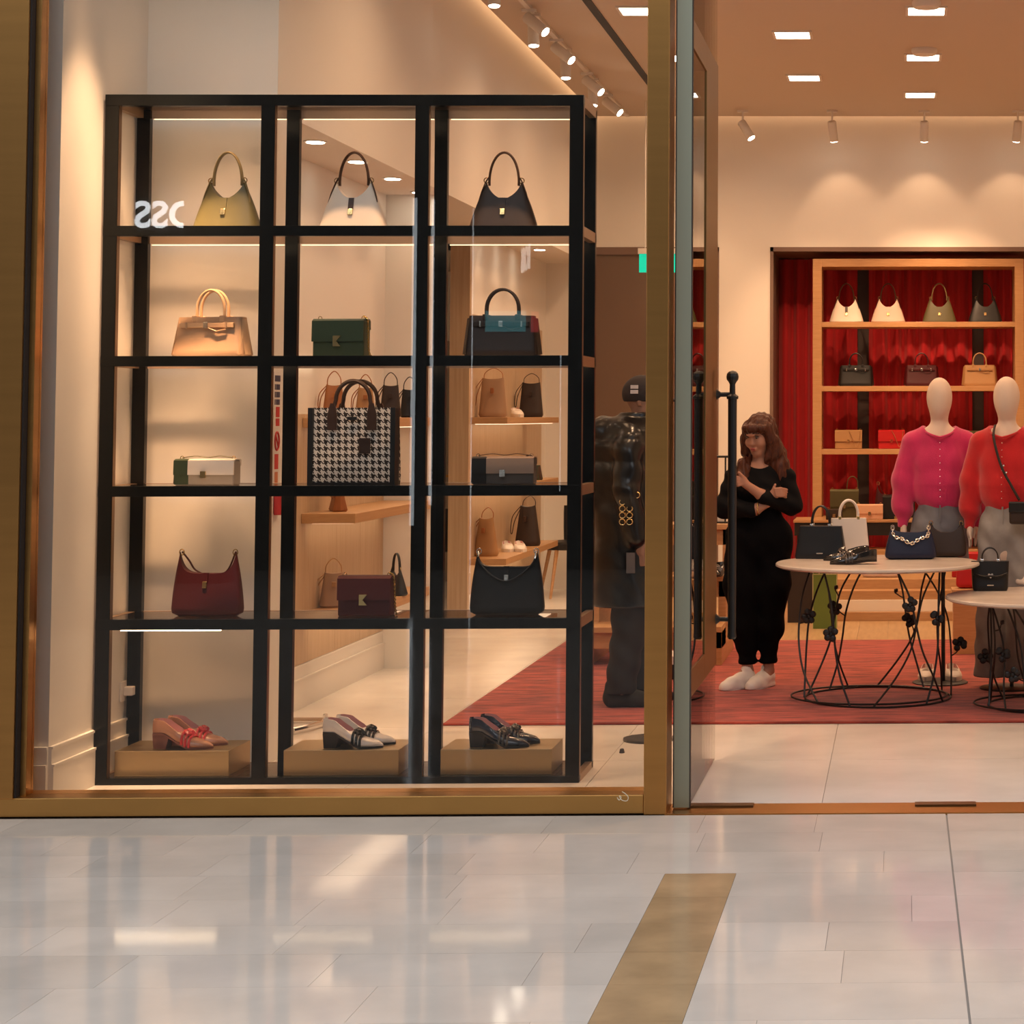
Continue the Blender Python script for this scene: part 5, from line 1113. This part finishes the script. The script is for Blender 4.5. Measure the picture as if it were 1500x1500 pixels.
q_.disp(lambda x, y, z: .006 * SIN(z * 26 + x * 40) * SIN(z * 9 + y * 30 + 1) + .005 * SIN(z * 75) * np.clip((.28 - z) * 8, 0, 1)); q_.cut(2, .135, True); q_.cut(2, 1.045, False)
q_.build('trousers', BLKP, wm, smooth_it=2)
MB().tube([(.012 + .010 * math.cos(a) * .4, -.142 + .036 * math.cos(a), 1.052 + .036 * math.sin(a)) for a in [2 * PI * i / 18 for i in range(18)]], .0045, 6, closed=True).build('bracelet', GOLD, wm)
def wshoe(pos, ang, nm):
    s = SDF((-.07, -.09, -.002), (.24, .09, .15), .005)
    s.path(((.0, 0, .055), (.06, 0, .048), (.13, 0, .030), (.175, 0, .024)), (.040, .042, .040, .030), .02); s.cone((.0, 0, .06), (.01, 0, .105), .040, .036, .02); s.path(((-.01, 0, .012), (.09, 0, .012), (.175, 0, .012)), (.040, .046, .038), .01, 1.0); s.cut(2, .002, True)
    s.cone((0, 0, .10), (0, 0, .16), .030, .032, .004, sub=True)
    o = s.build(nm, whitel, wm, smooth_it=2); o.location = pos; o.rotation_euler = (0, 0, ang)
    sole = MB().slab([(.085 + .118 * math.cos(a), (.044 + .006 * math.cos(a)) * math.sin(a)) for a in [2 * PI * i / 24 for i in range(24)]], 0, .018).build('sole', whitel, o)
wshoe((-.055, .0, .0), PI + .78, 'sneaker'); wshoe((.055, .06, .0), PI + 1.05, 'sneaker')
# ------------------------------------------------------------------ the person in a long dark coat
CB = PZ_(925, 1032, .014)
COAT = M('glossy_black_quilt', (.006, .005, .0045), .28, spec=.35, coat=.15); TRS = M('charcoal_trousers', (.012, .012, .014), .8); CAPM = M('dark_cap_cloth', (.018, .011, .012), .8); BOOT = M('black_suede', (.012, .011, .011), .8); SKIN2 = M('skin_other', (.33, .17, .11), .55)
pm = thing('person', 'person in a dark cap, long quilted black coat and dark trousers facing the entrance', 'person', (CB.x, CB.y, .014))
b = SDF((-.26, -.26, -.01), (.34, .26, 1.84), .007)
b.ell((.055, 0, 1.70), (.092, .074, .098), .02); b.ell((.088, 0, 1.63), (.055, .055, .060), .04); b.cone((.142, 0, 1.69), (.158, 0, 1.655), .010, .014, .012); b.cone((.05, 0, 1.60), (.02, 0, 1.50), .055, .06, .03)
for q in (-1, 1):
    b.ell((.045, q * .074, 1.675), (.016, .012, .030), .006); b.cone((.0, q * .17, 1.45), (.0, q * .21, 1.18), .05, .045, .03); b.cone((.0, q * .21, 1.18), (.06, q * .19, .93), .042, .032, .02)
    b.ell((.07, q * .19, .875), (.035, .022, .045), .015)
    for k in range(4): b.cone((.050 + .016 * k, q * .19, .85), (.056 + .014 * k, q * .185, .775 + .006 * abs(k - 1.5)), .0095, .008, .004)
    b.cone((.095, q * .18, .885), (.118, q * .165, .835), .011, .009, .006)
    b.path(((-.01, q * .085, .95), (.0, q * .09, .50), (-.015 + .03 * q, q * .085, .09)), (.09, .06, .042), .03); b.cone((-.015 + .03 * q, q * .085, .06), (.12 + .03 * q, q * .09, .035), .045, .032, .02)
b.cone((0, 0, 1.42), (0, 0, 1.0), .15, .14, .05); b.build('body', SKIN2, pm, smooth_it=2)
c = SDF((-.32, -.33, .50), (.32, .33, 1.64), .007)
c.cone((-.01, 0, 1.44), (-.02, 0, 1.05), .175, .185, .05, 1.1); c.cone((-.02, 0, 1.05), (-.02, 0, .56), .185, .205, .04, 1.1); c.cone((.02, 0, 1.50), (.03, 0, 1.60), .095, .085, .04)
c.cone((-.165, 0, 1.52), (-.175, 0, 1.15), .070, .085, .04, 1.6)
for q in (-1, 1): c.path(((.0, q * .185, 1.43), (-.0, q * .235, 1.18), (.055, q * .205, .935)), (.075, .072, .055), .03)
c.disp(lambda x, y, z: .009 * np.abs(SIN((z - .5) * 26)) * np.clip((z - 1.18) * 8, 0, 1) * -1 + .004 * SIN(z * 30 + x * 30 + y * 20)); c.cut(2, .548, True); c.cut(2, 1.612, False)
co = c.build('coat', COAT, pm, smooth_it=2)
tr_ = SDF((-.2, -.22, .05), (.2, .22, .80), .007)
for q in (-1, 1): tr_.path(((-.01, q * .085, .75), (.0, q * .09, .45), (-.02 + .03 * q, q * .085, .09)), (.115, .095, .082), .02)
tr_.disp(lambda x, y, z: .005 * SIN(z * 42 + x * 30)); tr_.cut(2, .075, True); tr_.build('trousers', TRS, pm, smooth_it=2)
for q in (-1, 1):
    s = SDF((-.14, -.08, -.002), (.26, .08, .15), .006); s.path(((-.05, 0, .05), (.06, 0, .045), (.17, 0, .032)), (.05, .05, .04), .02); s.cone((-.04, 0, .05), (-.04, 0, .11), .052, .05, .02); s.cut(2, .002, True)
    o = s.build('shoe', BOOT, pm, smooth_it=2); o.location = (-.015 + .03 * q, q * .085, 0)
k = SDF((-.08, -.14, 1.64), (.30, .14, 1.86), .006); k.ell((.05, 0, 1.715), (.112, .092, .105), .01); k.cut(2, 1.672, True); k.ell((.19, 0, 1.680), (.085, .075, .012), .012)
kc = k.build('cap', CAPM, pm, smooth_it=2)
PT = M('cap_patch', (.55, .50, .50), .6)
box(-.002, .040, -.1, -.094, 1.715, 1.735).build('patch', PT, kc); box(-.002, .040, -.096, -.090, 1.742, 1.762).build('patch', PT, kc)
gr = MB()
for i in range(5):
    for j in range(2 if i < 4 else 3): gr.tube([(-.015 + j * .038 + .016 * math.cos(a), -.292 + .004 * j, 1.02 + i * .036 + .016 * math.sin(a)) for a in [2 * PI * n / 10 for n in range(10)]], .0028, 5, closed=True)
gr.build('gold_embroidery', GOLD, pm); box(.0, .045, -.238, -.215, .74, .85).build('pocket_patch', M('grey_patch', (.10, .09, .095), .7), pm)
